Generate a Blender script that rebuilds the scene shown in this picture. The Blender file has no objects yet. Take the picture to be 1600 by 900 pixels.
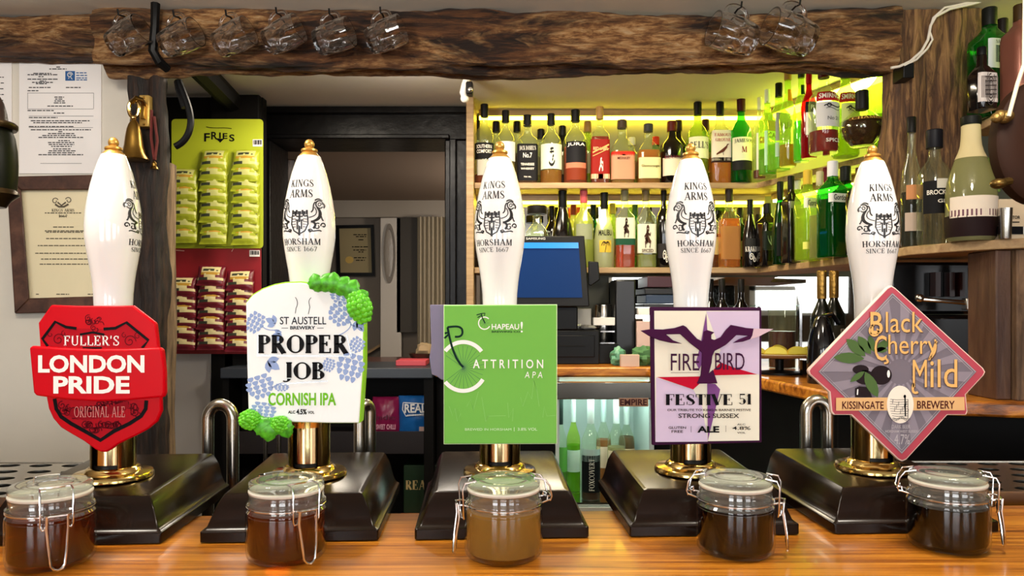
import bpy, bmesh, math, random
from mathutils import Vector, Matrix, noise
random.seed(7)
sc = bpy.context.scene
COL = sc.collection
PI = math.pi
F = 1150.0            # focal length in pixels of a 1600x900 frame
ZC = 1.35             # camera height; the bar top is at 1.10
HOR = 480.0           # horizon row

# ---------------------------------------------------------------- camera, world, lights
cam_d = bpy.data.cameras.new('camera'); cam = bpy.data.objects.new('camera', cam_d); COL.objects.link(cam)
cam.location = (0, 0, ZC); cam.rotation_euler = (PI/2, 0, 0)
cam_d.sensor_width = 36; cam_d.lens = 36*F/1600; cam_d.shift_y = (HOR-450)/1600
cam_d.clip_start = 0.02
sc.camera = cam
sc.view_settings.view_transform = 'Standard'; sc.view_settings.look = 'None'
sc.view_settings.gamma = 1; sc.view_settings.use_curve_mapping = False
sc.view_settings.exposure = 0.35
sc.cycles.transparent_max_bounces = 32
sc.cycles.max_bounces = 14
sc.cycles.transmission_bounces = 12
sc.cycles.sample_clamp_indirect = 6

world = bpy.data.worlds.new('world'); sc.world = world; world.use_nodes = True
bg = world.node_tree.nodes['Background']; bg.inputs[0].default_value = (0.75, 0.82, 1, 1); bg.inputs[1].default_value = 0.3

def area(name, loc, target, sx, sy, power, color):
    l = bpy.data.lights.new(name, 'AREA'); l.shape = 'RECTANGLE'; l.size = sx; l.size_y = sy
    l.energy = power; l.color = color
    o = bpy.data.objects.new(name, l); COL.objects.link(o); o.location = loc
    o.rotation_euler = (Vector(target)-Vector(loc)).to_track_quat('-Z', 'Y').to_euler()
    return o
# daylight through the windows of the wall on the customers' side
area('window_daylight', (-1.55, -2.3, 1.5), (-1.2, 0, 1.4), 1.0, 0.95, 27, (.97, .985, 1))
area('window_daylight', (0.0, -2.3, 1.5), (0, 0, 1.4), 1.0, 0.95, 21, (.97, .985, 1))
area('window_daylight', (1.55, -2.3, 1.5), (1.2, 0, 1.4), 1.0, 0.95, 15, (.97, .985, 1))
area('window_daylight', (3.1, -2.3, 1.63), (2.6, 0, 1.5), 1.0, 0.68, 9, (.97, .985, 1))
# ceiling lamps over the bar and in the room through the doorway
def lamp(name, loc, power, color, r):
    l = bpy.data.lights.new(name, 'POINT'); l.energy = power; l.color = color; l.shadow_soft_size = r
    o = bpy.data.objects.new(name, l); COL.objects.link(o); o.location = loc
lamp('ceiling_lamp_or_fill', (-.65, .72, 1.93), 17, (1, .92, .80), .09)
lamp('ceiling_lamp_or_fill', (.55, .72, 1.93), 15, (1, .92, .80), .09)
lamp('far_room_lamp', (.25, 3.55, 1.72), 11, (1, .88, .74), .08)
area('ceiling_lamp_or_fill', (.2, 2.1, 2.05), (.25, 2.2, 1.1), .25, .25, 7, (1, .86, .62))
area('ceiling_lamp_or_fill', (-.62, 2.15, 2.05), (-.62, 2.2, 1.1), .2, .2, 3.5, (1, .88, .7))  # added fill with no fitting, brightens the ceiling behind the beam

# added unseen fill light behind the beam, brightening the low ceiling
lamp('beam_fill_light', (-.3, 2.02, 1.985), 5, (1, .90, .76), .05)

# ---------------------------------------------------------------- colour and material helpers
def lin(c):
    return c/12.92 if c <= .04045 else ((c+.055)/1.055)**2.4
def hx(h, a=1.0):
    h = h.lstrip('#')
    return tuple(lin(int(h[i:i+2], 16)/255) for i in (0, 2, 4)) + (a,)
def new_mat(name):
    m = bpy.data.materials.new(name); m.use_nodes = True
    return m, m.node_tree.nodes, m.node_tree.links
MATS = {}
def pm(name, color, rough=.5, metal=0, coat=0, bump=0, bscale=60, trans=0, ior=1.45, emit=None, estr=0, vary=0, vscale=8, spec=.5):
    """principled material with optional fine bump and patchy colour"""
    if name in MATS: return MATS[name]
    m, n, l = new_mat(name); b = n['Principled BSDF']
    c = hx(color) if isinstance(color, str) else color
    b.inputs['Base Color'].default_value = c; b.inputs['Roughness'].default_value = rough
    b.inputs['Metallic'].default_value = metal; b.inputs['Coat Weight'].default_value = coat
    b.inputs['Coat Roughness'].default_value = .04
    b.inputs['Transmission Weight'].default_value = trans; b.inputs['IOR'].default_value = ior
    b.inputs['Specular IOR Level'].default_value = spec
    if emit:
        b.inputs['Emission Color'].default_value = hx(emit); b.inputs['Emission Strength'].default_value = estr
    if bump or vary:
        tc = n.new('ShaderNodeTexCoord')
    if bump:
        t = n.new('ShaderNodeTexNoise'); t.inputs['Scale'].default_value = bscale; t.inputs['Detail'].default_value = 5
        l.new(tc.outputs['Object'], t.inputs['Vector'])
        bp = n.new('ShaderNodeBump'); bp.inputs['Strength'].default_value = bump; bp.inputs['Distance'].default_value = .004
        l.new(t.outputs['Fac'], bp.inputs['Height']); l.new(bp.outputs['Normal'], b.inputs['Normal'])
    if vary:
        t = n.new('ShaderNodeTexNoise'); t.inputs['Scale'].default_value = vscale; t.inputs['Detail'].default_value = 6
        l.new(tc.outputs['Object'], t.inputs['Vector'])
        r = n.new('ShaderNodeValToRGB')
        r.color_ramp.elements[0].position = .3; r.color_ramp.elements[1].position = .7
        r.color_ramp.elements[0].color = tuple(x*(1-vary) for x in c[:3])+(1,)
        r.color_ramp.elements[1].color = tuple(min(1, x*(1+vary*.6)) for x in c[:3])+(1,)
        l.new(t.outputs['Fac'], r.inputs['Fac']); l.new(r.outputs['Color'], b.inputs['Base Color'])
    MATS[name] = m
    return m
def wood(name, cols, scale=(1.5, 14, 14), rough=.4, coat=0, bump=.3, dist=.01, nscale=3, distort=.4, pos=None):
    if name in MATS: return MATS[name]
    m, n, l = new_mat(name); b = n['Principled BSDF']
    tc = n.new('ShaderNodeTexCoord'); mp = n.new('ShaderNodeMapping'); mp.inputs['Scale'].default_value = scale
    l.new(tc.outputs['Object'], mp.inputs['Vector'])
    t = n.new('ShaderNodeTexNoise'); t.inputs['Scale'].default_value = nscale; t.inputs['Detail'].default_value = 9
    t.inputs['Roughness'].default_value = .65; t.inputs['Distortion'].default_value = distort
    l.new(mp.outputs['Vector'], t.inputs['Vector'])
    r = n.new('ShaderNodeValToRGB'); e = r.color_ramp.elements
    pos = pos or [.3+.42*i/(len(cols)-1) for i in range(len(cols))]
    while len(e) < len(cols): e.new(.5)
    for i, c in enumerate(cols): e[i].position = pos[i]; e[i].color = hx(c)
    l.new(t.outputs['Fac'], r.inputs['Fac']); l.new(r.outputs['Color'], b.inputs['Base Color'])
    b.inputs['Roughness'].default_value = rough; b.inputs['Coat Weight'].default_value = coat
    b.inputs['Coat Roughness'].default_value = .08
    bp = n.new('ShaderNodeBump'); bp.inputs['Strength'].default_value = bump; bp.inputs['Distance'].default_value = dist
    l.new(t.outputs['Fac'], bp.inputs['Height']); l.new(bp.outputs['Normal'], b.inputs['Normal'])
    MATS[name] = m
    return m
def thin_glass(name, tint, refl=1.0, rough=.02, body=0.0, bodycol=None):
    """thin-walled glass: straight-through tint, fresnel gloss and an optional milky share"""
    if name in MATS: return MATS[name]
    m, n, l = new_mat(name); n.remove(n['Principled BSDF']); out = n['Material Output']
    tr = n.new('ShaderNodeBsdfTransparent'); tr.inputs['Color'].default_value = tint if not isinstance(tint, str) else hx(tint)
    gl = n.new('ShaderNodeBsdfGlossy'); gl.inputs['Roughness'].default_value = rough
    fr = n.new('ShaderNodeFresnel'); fr.inputs['IOR'].default_value = 1.5
    ge = n.new('ShaderNodeNewGeometry'); bi = n.new('ShaderNodeMath'); bi.operation = 'MULTIPLY_ADD'
    bi.inputs[1].default_value = 1/1.5-1.5; bi.inputs[2].default_value = 1.5       # same reflectance from either side of the thin wall
    l.new(ge.outputs['Backfacing'], bi.inputs[0]); l.new(bi.outputs[0], fr.inputs['IOR'])
    mu = n.new('ShaderNodeMath'); mu.operation = 'MULTIPLY'; mu.inputs[1].default_value = refl; mu.use_clamp = True
    l.new(fr.outputs[0], mu.inputs[0])
    mx = n.new('ShaderNodeMixShader'); l.new(mu.outputs[0], mx.inputs[0])
    src = tr.outputs[0]
    if body:
        df = n.new('ShaderNodeBsdfDiffuse'); tl = n.new('ShaderNodeBsdfTranslucent')
        c = hx(bodycol) if bodycol else (tint if not isinstance(tint, str) else hx(tint))
        df.inputs[0].default_value = c; tl.inputs[0].default_value = c
        m1 = n.new('ShaderNodeMixShader'); m1.inputs[0].default_value = .6
        l.new(df.outputs[0], m1.inputs[1]); l.new(tl.outputs[0], m1.inputs[2])
        m2 = n.new('ShaderNodeMixShader'); m2.inputs[0].default_value = body
        l.new(tr.outputs[0], m2.inputs[1]); l.new(m1.outputs[0], m2.inputs[2]); src = m2.outputs[0]
    l.new(src, mx.inputs[1]); l.new(gl.outputs[0], mx.inputs[2]); l.new(mx.outputs[0], out.inputs['Surface'])
    MATS[name] = m
    return m
def emitter(name, color, strength):
    if name in MATS: return MATS[name]
    m, n, l = new_mat(name); n.remove(n['Principled BSDF'])
    e = n.new('ShaderNodeEmission'); e.inputs[0].default_value = hx(color); e.inputs[1].default_value = strength
    l.new(e.outputs[0], n['Material Output'].inputs['Surface'])
    MATS[name] = m
    return m

# ---------------------------------------------------------------- mesh helpers
def P(px, py, d):
    """the point that the photo shows at pixel (px, py), d metres in front of the camera"""
    return Vector(((px-800)*d/F, d, ZC+(HOR-py)*d/F))
ORG = {}
class MB:
    def __init__(s, M=None): s.v = []; s.f = []; s.m = []; s.M = M; s.mi = 0
    def vert(s, p):
        p = Vector(p)
        if s.M is not None: p = s.M @ p
        s.v.append(p); return len(s.v)-1
    def face(s, idx): s.f.append(tuple(idx)); s.m.append(s.mi)
    def box(s, x0, x1, y0, y1, z0, z1):
        i = [s.vert((x, y, z)) for z in (z0, z1) for y in (y0, y1) for x in (x0, x1)]
        for q in ((0, 2, 3, 1), (4, 5, 7, 6), (0, 1, 5, 4), (1, 3, 7, 5), (3, 2, 6, 7), (2, 0, 4, 6)): s.face([i[k] for k in q])
        return s
    def quad(s, a, b, c, d): s.face([s.vert(p) for p in (a, b, c, d)]); return s
    def loft(s, loops, cap0=True, cap1=True, closed=True):
        ids = [[s.vert(p) for p in lp] for lp in loops]
        n = len(ids[0])
        for a, b in zip(ids, ids[1:]):
            for k in range(n if closed else n-1):
                s.face((a[k], a[(k+1) % n], b[(k+1) % n], b[k]))
        if closed and cap0: s.face(ids[0][::-1])
        if closed and cap1: s.face(ids[-1])
        return s
    def lathe(s, prof, seg=32, c=(0, 0, 0), a0=0, a1=2*PI, sq=0, caps=True):
        """prof: (radius, z) pairs turned about a vertical axis through c; sq > 0 squares the section"""
        full = abs(a1-a0-2*PI) < 1e-6
        loops = []
        for r, z in prof:
            lp = []
            for k in range(seg if full else seg+1):
                a = a0+(a1-a0)*k/seg; ca, sa = math.cos(a), math.sin(a)
                q = 1.0
                if sq:
                    e = 2+sq; q = 1/((abs(ca)**e+abs(sa)**e)**(1/e)); q = q*(1-.04)
                lp.append((c[0]+r*q*ca, c[1]+r*q*sa, c[2]+z))
            loops.append(lp)
        s.loft(loops, caps, caps, closed=full); return s
    def tube(s, pts, r, seg=10, closed=False):
        pts = [Vector(p) for p in pts]; n = len(pts); loops = []
        up = None
        for i in range(n):
            if closed: t = pts[(i+1) % n]-pts[i-1]
            else: t = pts[min(i+1, n-1)]-pts[max(i-1, 0)]
            t = t.normalized() if t.length > 1e-9 else Vector((0, 0, 1))
            if up is None:
                up = Vector((0, 0, 1)) if abs(t.z) < .9 else Vector((1, 0, 0))
            u = (up-t*up.dot(t)); u = u.normalized() if u.length > 1e-6 else t.orthogonal().normalized(); up = u
            w = t.cross(u); rr = r[i] if isinstance(r, (list, tuple)) else r
            loops.append([pts[i]+(u*math.cos(2*PI*k/seg)+w*math.sin(2*PI*k/seg))*rr for k in range(seg)])
        if closed: loops.append(loops[0])
        s.loft(loops, not closed, not closed); return s
    def prism(s, pts, f0, f1):
        """2-D outline pts extruded between the maps f0 and f1 (front and back)"""
        a = [s.vert(f0(*p)) for p in pts]; b = [s.vert(f1(*p)) for p in pts]
        n = len(pts); s.face(a); s.face(b[::-1])
        for k in range(n): s.face((a[k], b[k], b[(k+1) % n], a[(k+1) % n]))
        return s
    def sphere(s, c, rx, ry=None, rz=None, seg=16, rings=10):
        ry = ry or rx; rz = rz or rx; c = Vector(c); loops = []
        for i in range(1, rings):
            t = PI*i/rings; loops.append([(c.x+rx*math.sin(t)*math.cos(2*PI*k/seg), c.y+ry*math.sin(t)*math.sin(2*PI*k/seg), c.z-rz*math.cos(t)) for k in range(seg)])
        s.loft(loops); return s
    def merge(s, o):
        k = len(s.v); s.v += o.v; s.f += [tuple(i+k for i in f) for f in o.f]; s.m += o.m; return s
    def build(s, name, mats, parent=None, origin=None, bevel=0, sharp=35, subsurf=0, bseg=2):
        mats = mats if isinstance(mats, (list, tuple)) else [mats]
        me = bpy.data.meshes.new(name)
        if parent is not None:
            base = ORG[parent.name]; org = Vector(origin) if origin is not None else base; loc = org-base
        else:
            if origin is None:
                xs = [p.x for p in s.v]; ys = [p.y for p in s.v]; zs = [p.z for p in s.v]
                origin = ((min(xs)+max(xs))/2, (min(ys)+max(ys))/2, min(zs))
            org = Vector(origin); loc = org
        me.from_pydata([p-org for p in s.v], [], s.f)
        for m in mats: me.materials.append(m)
        for p, k in zip(me.polygons, s.m): p.material_index = k; p.use_smooth = True
        bm = bmesh.new(); bm.from_mesh(me); bmesh.ops.recalc_face_normals(bm, faces=bm.faces); bm.to_mesh(me); bm.free()
        me.set_sharp_from_angle(angle=math.radians(sharp)); me.update()
        o = bpy.data.objects.new(name, me); COL.objects.link(o); o.location = loc
        if parent is not None: o.parent = parent
        ORG[o.name] = org
        if bevel:
            b = o.modifiers.new('bevel', 'BEVEL'); b.width = bevel; b.segments = bseg; b.limit_method = 'ANGLE'; b.angle_limit = math.radians(40)
        if subsurf:
            b = o.modifiers.new('subsurf', 'SUBSURF'); b.levels = subsurf; b.render_levels = subsurf
        return o
def tag(o, label, cat, group=None, kind=None):
    o['label'] = label; o['category'] = cat
    if group: o['group'] = group
    if kind: o['kind'] = kind
    return o
def thing(name, loc, label, cat, group=None):
    o = bpy.data.objects.new(name, None); COL.objects.link(o); o.location = loc; o.empty_display_size = .02
    ORG[o.name] = Vector(loc); return tag(o, label, cat, group)
def struct(o): o['kind'] = 'structure'; return o
def dup(o, loc=None, parent=None, label=None):
    c = o.copy(); COL.objects.link(c)
    if parent is not None: c.parent = parent
    if loc is not None: c.location = loc
    if label: c['label'] = label
    for ch in list(o.children): dup(ch, parent=c)
    ORG[c.name] = Vector(loc) if loc is not None else ORG[o.name]
    return c

# ---------------------------------------------------------------- lettering
_tc = {}
def font_mesh(s, bold=0.0, res=3):
    key = (s, bold)
    if key in _tc: return _tc[key]
    cu = bpy.data.curves.new('lettering', 'FONT'); cu.body = s; cu.size = 1; cu.offset = bold; cu.resolution_u = res
    ob = bpy.data.objects.new('lettering', cu); COL.objects.link(ob)
    bpy.context.view_layer.update()
    me = bpy.data.meshes.new_from_object(ob.evaluated_get(bpy.context.evaluated_depsgraph_get()))
    v = [(p.co.x, p.co.y) for p in me.vertices]; f = [tuple(p.vertices) for p in me.polygons]
    bpy.data.objects.remove(ob); bpy.data.curves.remove(cu); bpy.data.meshes.remove(me)
    _tc[key] = (v, f); return v, f
def _seg(v, f, x0, y0, x1, y1, w):
    dx, dy = x1-x0, y1-y0; L = math.hypot(dx, dy) or 1; nx, ny = -dy/L*w/2, dx/L*w/2; k = len(v)
    v += [(x0+nx, y0+ny), (x0-nx, y0-ny), (x1-nx, y1-ny), (x1+nx, y1+ny)]; f.append((k, k+1, k+2, k+3))
def _arc(v, f, cx, cy, rx, ry, a0, a1, T, t, n=14):
    k = len(v)
    for i in range(n+1):
        a = math.radians(a0+(a1-a0)*i/n); ca, sa = math.cos(a), math.sin(a); w = t+(T-t)*ca*ca
        v += [(cx+(rx+w*.25)*ca, cy+(ry)*sa), (cx+(rx-w*.75)*ca, cy+(ry-t)*sa)]
    for i in range(n): q = k+2*i; f.append((q, q+1, q+3, q+2))
def serif_mesh(s, T=.17, t=.06, sp=.1, sw=.13):
    """a roman capital alphabet of thick and thin strokes with slab serifs"""
    V, Fc = [], []; x = 0
    def ser(v, f, cx, y, w=sw): _seg(v, f, cx-w, y, cx+w, y, t)
    for ch in s:
        v, f = [], []; adv = .6; b = t/2; h = 1-t/2
        st = lambda X, y0=0, y1=1: _seg(v, f, X, y0, X, y1, T)
        if ch == ' ': x += .45; continue
        if ch == 'A': _seg(v, f, .06, 0, .37, 1, t*1.2); _seg(v, f, .36, 1, .68, 0, T); _seg(v, f, .18, .34, .56, .34, t); ser(v, f, .06, b, .1); ser(v, f, .68, b); adv = .76
        elif ch == 'B': st(.14); ser(v, f, .1, b, .1); ser(v, f, .1, h, .1); _arc(v, f, .3, .76, .2, .24, 90, -90, T, t); _arc(v, f, .32, .27, .25, .27, 90, -90, T, t); [_seg(v, f, .1, y, .33, y, t) for y in (b, .52, h)]; adv = .62
        elif ch == 'C' or ch == 'G':
            _arc(v, f, .42, .5, .38, .5, 42, 318, T, t, 22); _seg(v, f, .7, .66, .7, .97, t)
            if ch == 'G': _seg(v, f, .68, .04, .68, .42, T*.9); ser(v, f, .66, .42, .13); adv = .82
            else: adv = .78
        elif ch == 'D': st(.14); ser(v, f, .1, b, .1); ser(v, f, .1, h, .1); _arc(v, f, .3, .5, .4, .5, 90, -90, T, t, 20); [_seg(v, f, .1, y, .32, y, t) for y in (b, h)]; adv = .78
        elif ch in 'EF':
            st(.14); ser(v, f, .12, h, .12); ser(v, f, .12, b, .12); _seg(v, f, .1, h, .54, h, t); _seg(v, f, .54, .74, .54, 1, t); _seg(v, f, .14, .52, .4, .52, t); _seg(v, f, .4, .4, .4, .64, t); adv = .6
            if ch == 'E': _seg(v, f, .1, b, .58, b, t); _seg(v, f, .58, 0, .58, .28, t); adv = .66
        elif ch == 'H': st(.14); st(.62); _seg(v, f, .14, .51, .62, .51, t); [ser(v, f, X, y) for X in (.14, .62) for y in (b, h)]; adv = .78
        elif ch == 'I': st(.15); ser(v, f, .15, b, .15); ser(v, f, .15, h, .15); adv = .32
        elif ch == 'J': _seg(v, f, .3, .1, .3, 1, T); ser(v, f, .3, h, .15); _arc(v, f, .12, .05, .22, .2, 0, -130, T*.8, t); adv = .46
        elif ch == 'K': st(.14); _seg(v, f, .2, .42, .58, .98, t*1.1); _seg(v, f, .3, .58, .64, 0, T); ser(v, f, .14, b); ser(v, f, .14, h); ser(v, f, .58, h, .1); ser(v, f, .66, b, .1); adv = .74
        elif ch == 'L': st(.14); ser(v, f, .14, b); ser(v, f, .14, h); _seg(v, f, .1, b, .56, b, t); _seg(v, f, .56, 0, .56, .28, t); adv = .6
        elif ch == 'M': _seg(v, f, .1, 0, .13, 1, t*1.1); _seg(v, f, .15, 1, .44, .06, T*.9); _seg(v, f, .44, .04, .74, 1, t*1.1); _seg(v, f, .77, 1, .8, 0, T); ser(v, f, .1, b, .1); ser(v, f, .8, b, .12); ser(v, f, .12, h, .08); ser(v, f, .78, h, .1); adv = .94
        elif ch == 'N': _seg(v, f, .12, 0, .12, 1, t*1.1); _seg(v, f, .13, 1, .66, 0, T); _seg(v, f, .66, 0, .66, 1, t*1.1); ser(v, f, .12, b, .1); ser(v, f, .1, h, .1); ser(v, f, .66, h, .1); adv = .8
        elif ch in 'O0': _arc(v, f, .42, .5, .39, .5, 0, 360, T, t, 28); adv = .84
        elif ch in 'PR':
            st(.14); ser(v, f, .14, b); ser(v, f, .1, h, .1); _arc(v, f, .32, .74, .24, .26, 90, -90, T, t); [_seg(v, f, .1, y, .34, y, t) for y in (h, .51)]; adv = .58
            if ch == 'R': _seg(v, f, .32, .5, .62, 0, T); ser(v, f, .66, b, .08); adv = .7
        elif ch == 'S':
            _arc(v, f, .3, .74, .23, .26, 50, 250, T*.8, t); _arc(v, f, .3, .26, .25, .26, -130, 70, T*.8, t); _seg(v, f, .14, .64, .46, .38, T); _seg(v, f, .49, .7, .49, .96, t); _seg(v, f, .07, .04, .07, .32, t); adv = .6
        elif ch == 'T': st(.33); ser(v, f, .33, b); _seg(v, f, .02, h, .64, h, t); _seg(v, f, .03, .72, .03, 1, t); _seg(v, f, .63, .72, .63, 1, t); adv = .66
        elif ch == 'U': _seg(v, f, .14, .3, .14, 1, T); _seg(v, f, .62, .3, .62, 1, t*1.1); _arc(v, f, .38, .3, .27, .3, 180, 360, T*.6, t); ser(v, f, .14, h); ser(v, f, .62, h, .1); adv = .76
        elif ch == 'V': _seg(v, f, .08, 1, .38, 0, T); _seg(v, f, .38, 0, .66, 1, t*1.1); ser(v, f, .08, h); ser(v, f, .66, h, .1); adv = .72
        elif ch == 'W': _seg(v, f, .07, 1, .3, 0, T); _seg(v, f, .3, 0, .5, .9, t); _seg(v, f, .48, 1, .72, 0, T); _seg(v, f, .72, 0, .92, 1, t); ser(v, f, .07, h, .1); ser(v, f, .48, h, .1); ser(v, f, .92, h, .08); adv = 1
        elif ch == 'X': _seg(v, f, .1, 1, .62, 0, T); _seg(v, f, .08, 0, .6, 1, t*1.1); [ser(v, f, X, y, .1) for X in (.1, .62) for y in (b, h)]; adv = .72
        elif ch == 'Y': _seg(v, f, .08, 1, .36, .46, T); _seg(v, f, .36, .46, .62, 1, t*1.1); _seg(v, f, .36, 0, .36, .5, T); ser(v, f, .08, h, .1); ser(v, f, .62, h, .1); ser(v, f, .36, b); adv = .7
        elif ch == '1': st(.2); ser(v, f, .2, b, .16); _seg(v, f, .02, .78, .2, .97, t); adv = .42
        elif ch == '5': _seg(v, f, .12, .94, .52, .94, .12); _seg(v, f, .12, .5, .12, 1, t); _arc(v, f, .28, .3, .26, .3, -150, 130, T, t, 18); adv = .6
        elif ch == '6': _arc(v, f, .3, .3, .26, .3, 0, 360, T, t, 20); _arc(v, f, .5, .36, .46, .62, 95, 180, T*.7, t); adv = .62
        elif ch == '7': _seg(v, f, .04, .95, .54, .95, .1); _seg(v, f, .52, .95, .22, 0, T*.8); _seg(v, f, .05, .74, .05, 1, t); adv = .6
        elif ch == "'": _seg(v, f, .08, .7, .1, 1, T*.7); adv = .2
        elif ch == '.': _seg(v, f, .06, 0, .06, .14, .14); adv = .2
        else: adv = .4
        k = len(V); V += [(p[0]+x, p[1]) for p in v]; Fc += [tuple(i+k for i in q) for q in f]; x += adv+sp
    return V, Fc
def fit(vf, x0, y0, x1, y1, shear=0, arch=0):
    """scale letter outlines to the box x0..x1, y0..y1 (y downwards as in the photo)"""
    v, f = vf
    ax, bx = min(p[0] for p in v), max(p[0] for p in v); ay, by = min(p[1] for p in v), max(p[1] for p in v)
    out = []
    for p in v:
        u = (p[0]-ax)/(bx-ax); w = (p[1]-ay)/(by-ay)
        out.append((x0+u*(x1-x0)+shear*w*(y1-y0)*-1*-1, y1-w*(y1-y0)-arch*(1-(2*u-1)**2)))
    return out, f
def put(mb, vf, mp):
    v, f = vf; k = [mb.vert(mp(*p)) for p in v]
    for q in f: mb.face([k[i] for i in q])
def T_(s, x0, y0, x1, y1, bold=0.0, **kw): return fit(font_mesh(s, bold), x0, y0, x1, y1, **kw)
def S_(s, x0, y0, x1, y1, T=.17, t=.06, sp=.1, sw=.13, **kw): return fit(serif_mesh(s, T, t, sp, sw), x0, y0, x1, y1, **kw)
def brush(pts, w):
    """a flat stroke of varying width along 2-D points"""
    v = []; f = []; n = len(pts)
    for i, (x, y) in enumerate(pts):
        a = pts[max(i-1, 0)]; b = pts[min(i+1, n-1)]; dx, dy = b[0]-a[0], b[1]-a[1]; L = math.hypot(dx, dy) or 1
        ww = w[i] if isinstance(w, list) else w
        v += [(x-dy/L*ww/2, y+dx/L*ww/2), (x+dy/L*ww/2, y-dx/L*ww/2)]
    for i in range(n-1): f.append((2*i, 2*i+1, 2*i+3, 2*i+2))
    return v, f
def arc2(cx, cy, rx, ry, a0, a1, n=16):
    return [(cx+rx*math.cos(math.radians(a0+(a1-a0)*i/n)), cy-ry*math.sin(math.radians(a0+(a1-a0)*i/n))) for i in range(n+1)]
def spiral(cx, cy, r0, r1, a0, a1, n=22):
    return [(cx+(r0+(r1-r0)*i/n)*math.cos(math.radians(a0+(a1-a0)*i/n)), cy-(r0+(r1-r0)*i/n)*math.sin(math.radians(a0+(a1-a0)*i/n))) for i in range(n+1)]
def symbol(k):
    """small label pictures in the box -1..1, y downwards 0..1"""
    if k == 'figure': return [brush(arc2(.05, .14, .16, .1, 0, 360), .14), brush([(.0, .24), (-.1, .5), (.1, .62)], [.3, .5, .4]), brush([(-.1, .34), (-.5, .5), (-.3, .62)], .12), brush([(.0, .34), (.45, .42), (.5, .3)], .12), brush([(0, .6), (-.35, .78), (-.3, .98)], [.3, .2, .14]), brush([(.1, .6), (.5, .74), (.35, .98)], [.3, .2, .14])]
    if k == 'bird': return [brush([(-.9, .9), (-.4, .72), (.1, .55), (.5, .3), (.62, .1)], [.12, .2, .3, .2, .1]), brush([(.55, .12), (.8, .1)], .08), brush([(.0, .6), (.05, .95)], .06)]
    if k == 'walker': return [brush([(.1, .08), (.12, .2)], .3), brush([(.1, .2), (0, .55)], [.4, .45]), brush([(0, .5), (-.5, .95)], .2), brush([(0, .5), (.45, .78), (.4, .98)], .2), brush([(.05, .28), (.6, .45)], .12), brush([(.6, .3), (.7, .95)], .06)]
    if k == 'characters': return [brush([(-.3, .1), (.4, .06)], .12), brush([(.05, 0), (-.1, .35)], .14), brush([(-.4, .26), (.5, .24)], .1), brush(bez((.5, .45), (-.1, .5), (.6, .6), (.1, .7)), .14), brush(bez((-.6, .78), (-.2, 1.05), (.4, 1.0), (.7, .7)), .16)]
    if k == 'flourish': return [brush(bez((-1, .3), (-.4, -.3), (.2, .9), (1, .2)), .12), brush(bez((-.8, .6), (-.2, .2), (.3, 1.2), (.9, .6)), .06), brush(arc2(-.5, .2, .2, .2, 0, 360), .1)]
    if k == 'engraving': return [brush(spiral(0, .5, .3+.12*i, .2+.12*i, 40*i, 250+40*i), .05) for i in range(5)]+[brush([(-.8, .1+.18*i), (.8, .06+.18*i)], .03) for i in range(5)]
    if k == 'palm': return [brush(bez((-.1, 1), (0, .7), (.2, .5), (.1, .3)), .1)]+[brush(bez((.1, .3), (.1+.5*c, .0), (.1+.7*c, .2), (.1+.9*c, .45)), .1) for c in (-1, -.5, .5, .9)]
    if k == 'stripe': return [brush([(-1, .75), (1, .25)], .09), brush([(-1, .98), (1, .5)], .05)]
    if k == 'leaf': return [brush(bez((0, 1), (c*.3, .8), (c, .6), (c, .2)), [.04+.1*math.sin(PI*i/14) for i in range(15)]) for c in (-.9, -.4, 0, .4, .9)]
    if k == 'swirl': return [brush(spiral(-.2, .4, .4, .1, 0, 500), .1), brush(spiral(.35, .65, .3, .1, 90, 600), .09)]
def poly(pts): return list(pts), [tuple(range(len(pts)))]
def bez(p0, p1, p2, p3, n=14):
    return [tuple((1-t)**3*a+3*(1-t)**2*t*b+3*(1-t)*t*t*c+t**3*d for a, b, c, d in zip(p0, p1, p2, p3)) for t in [i/n for i in range(n+1)]]

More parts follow.
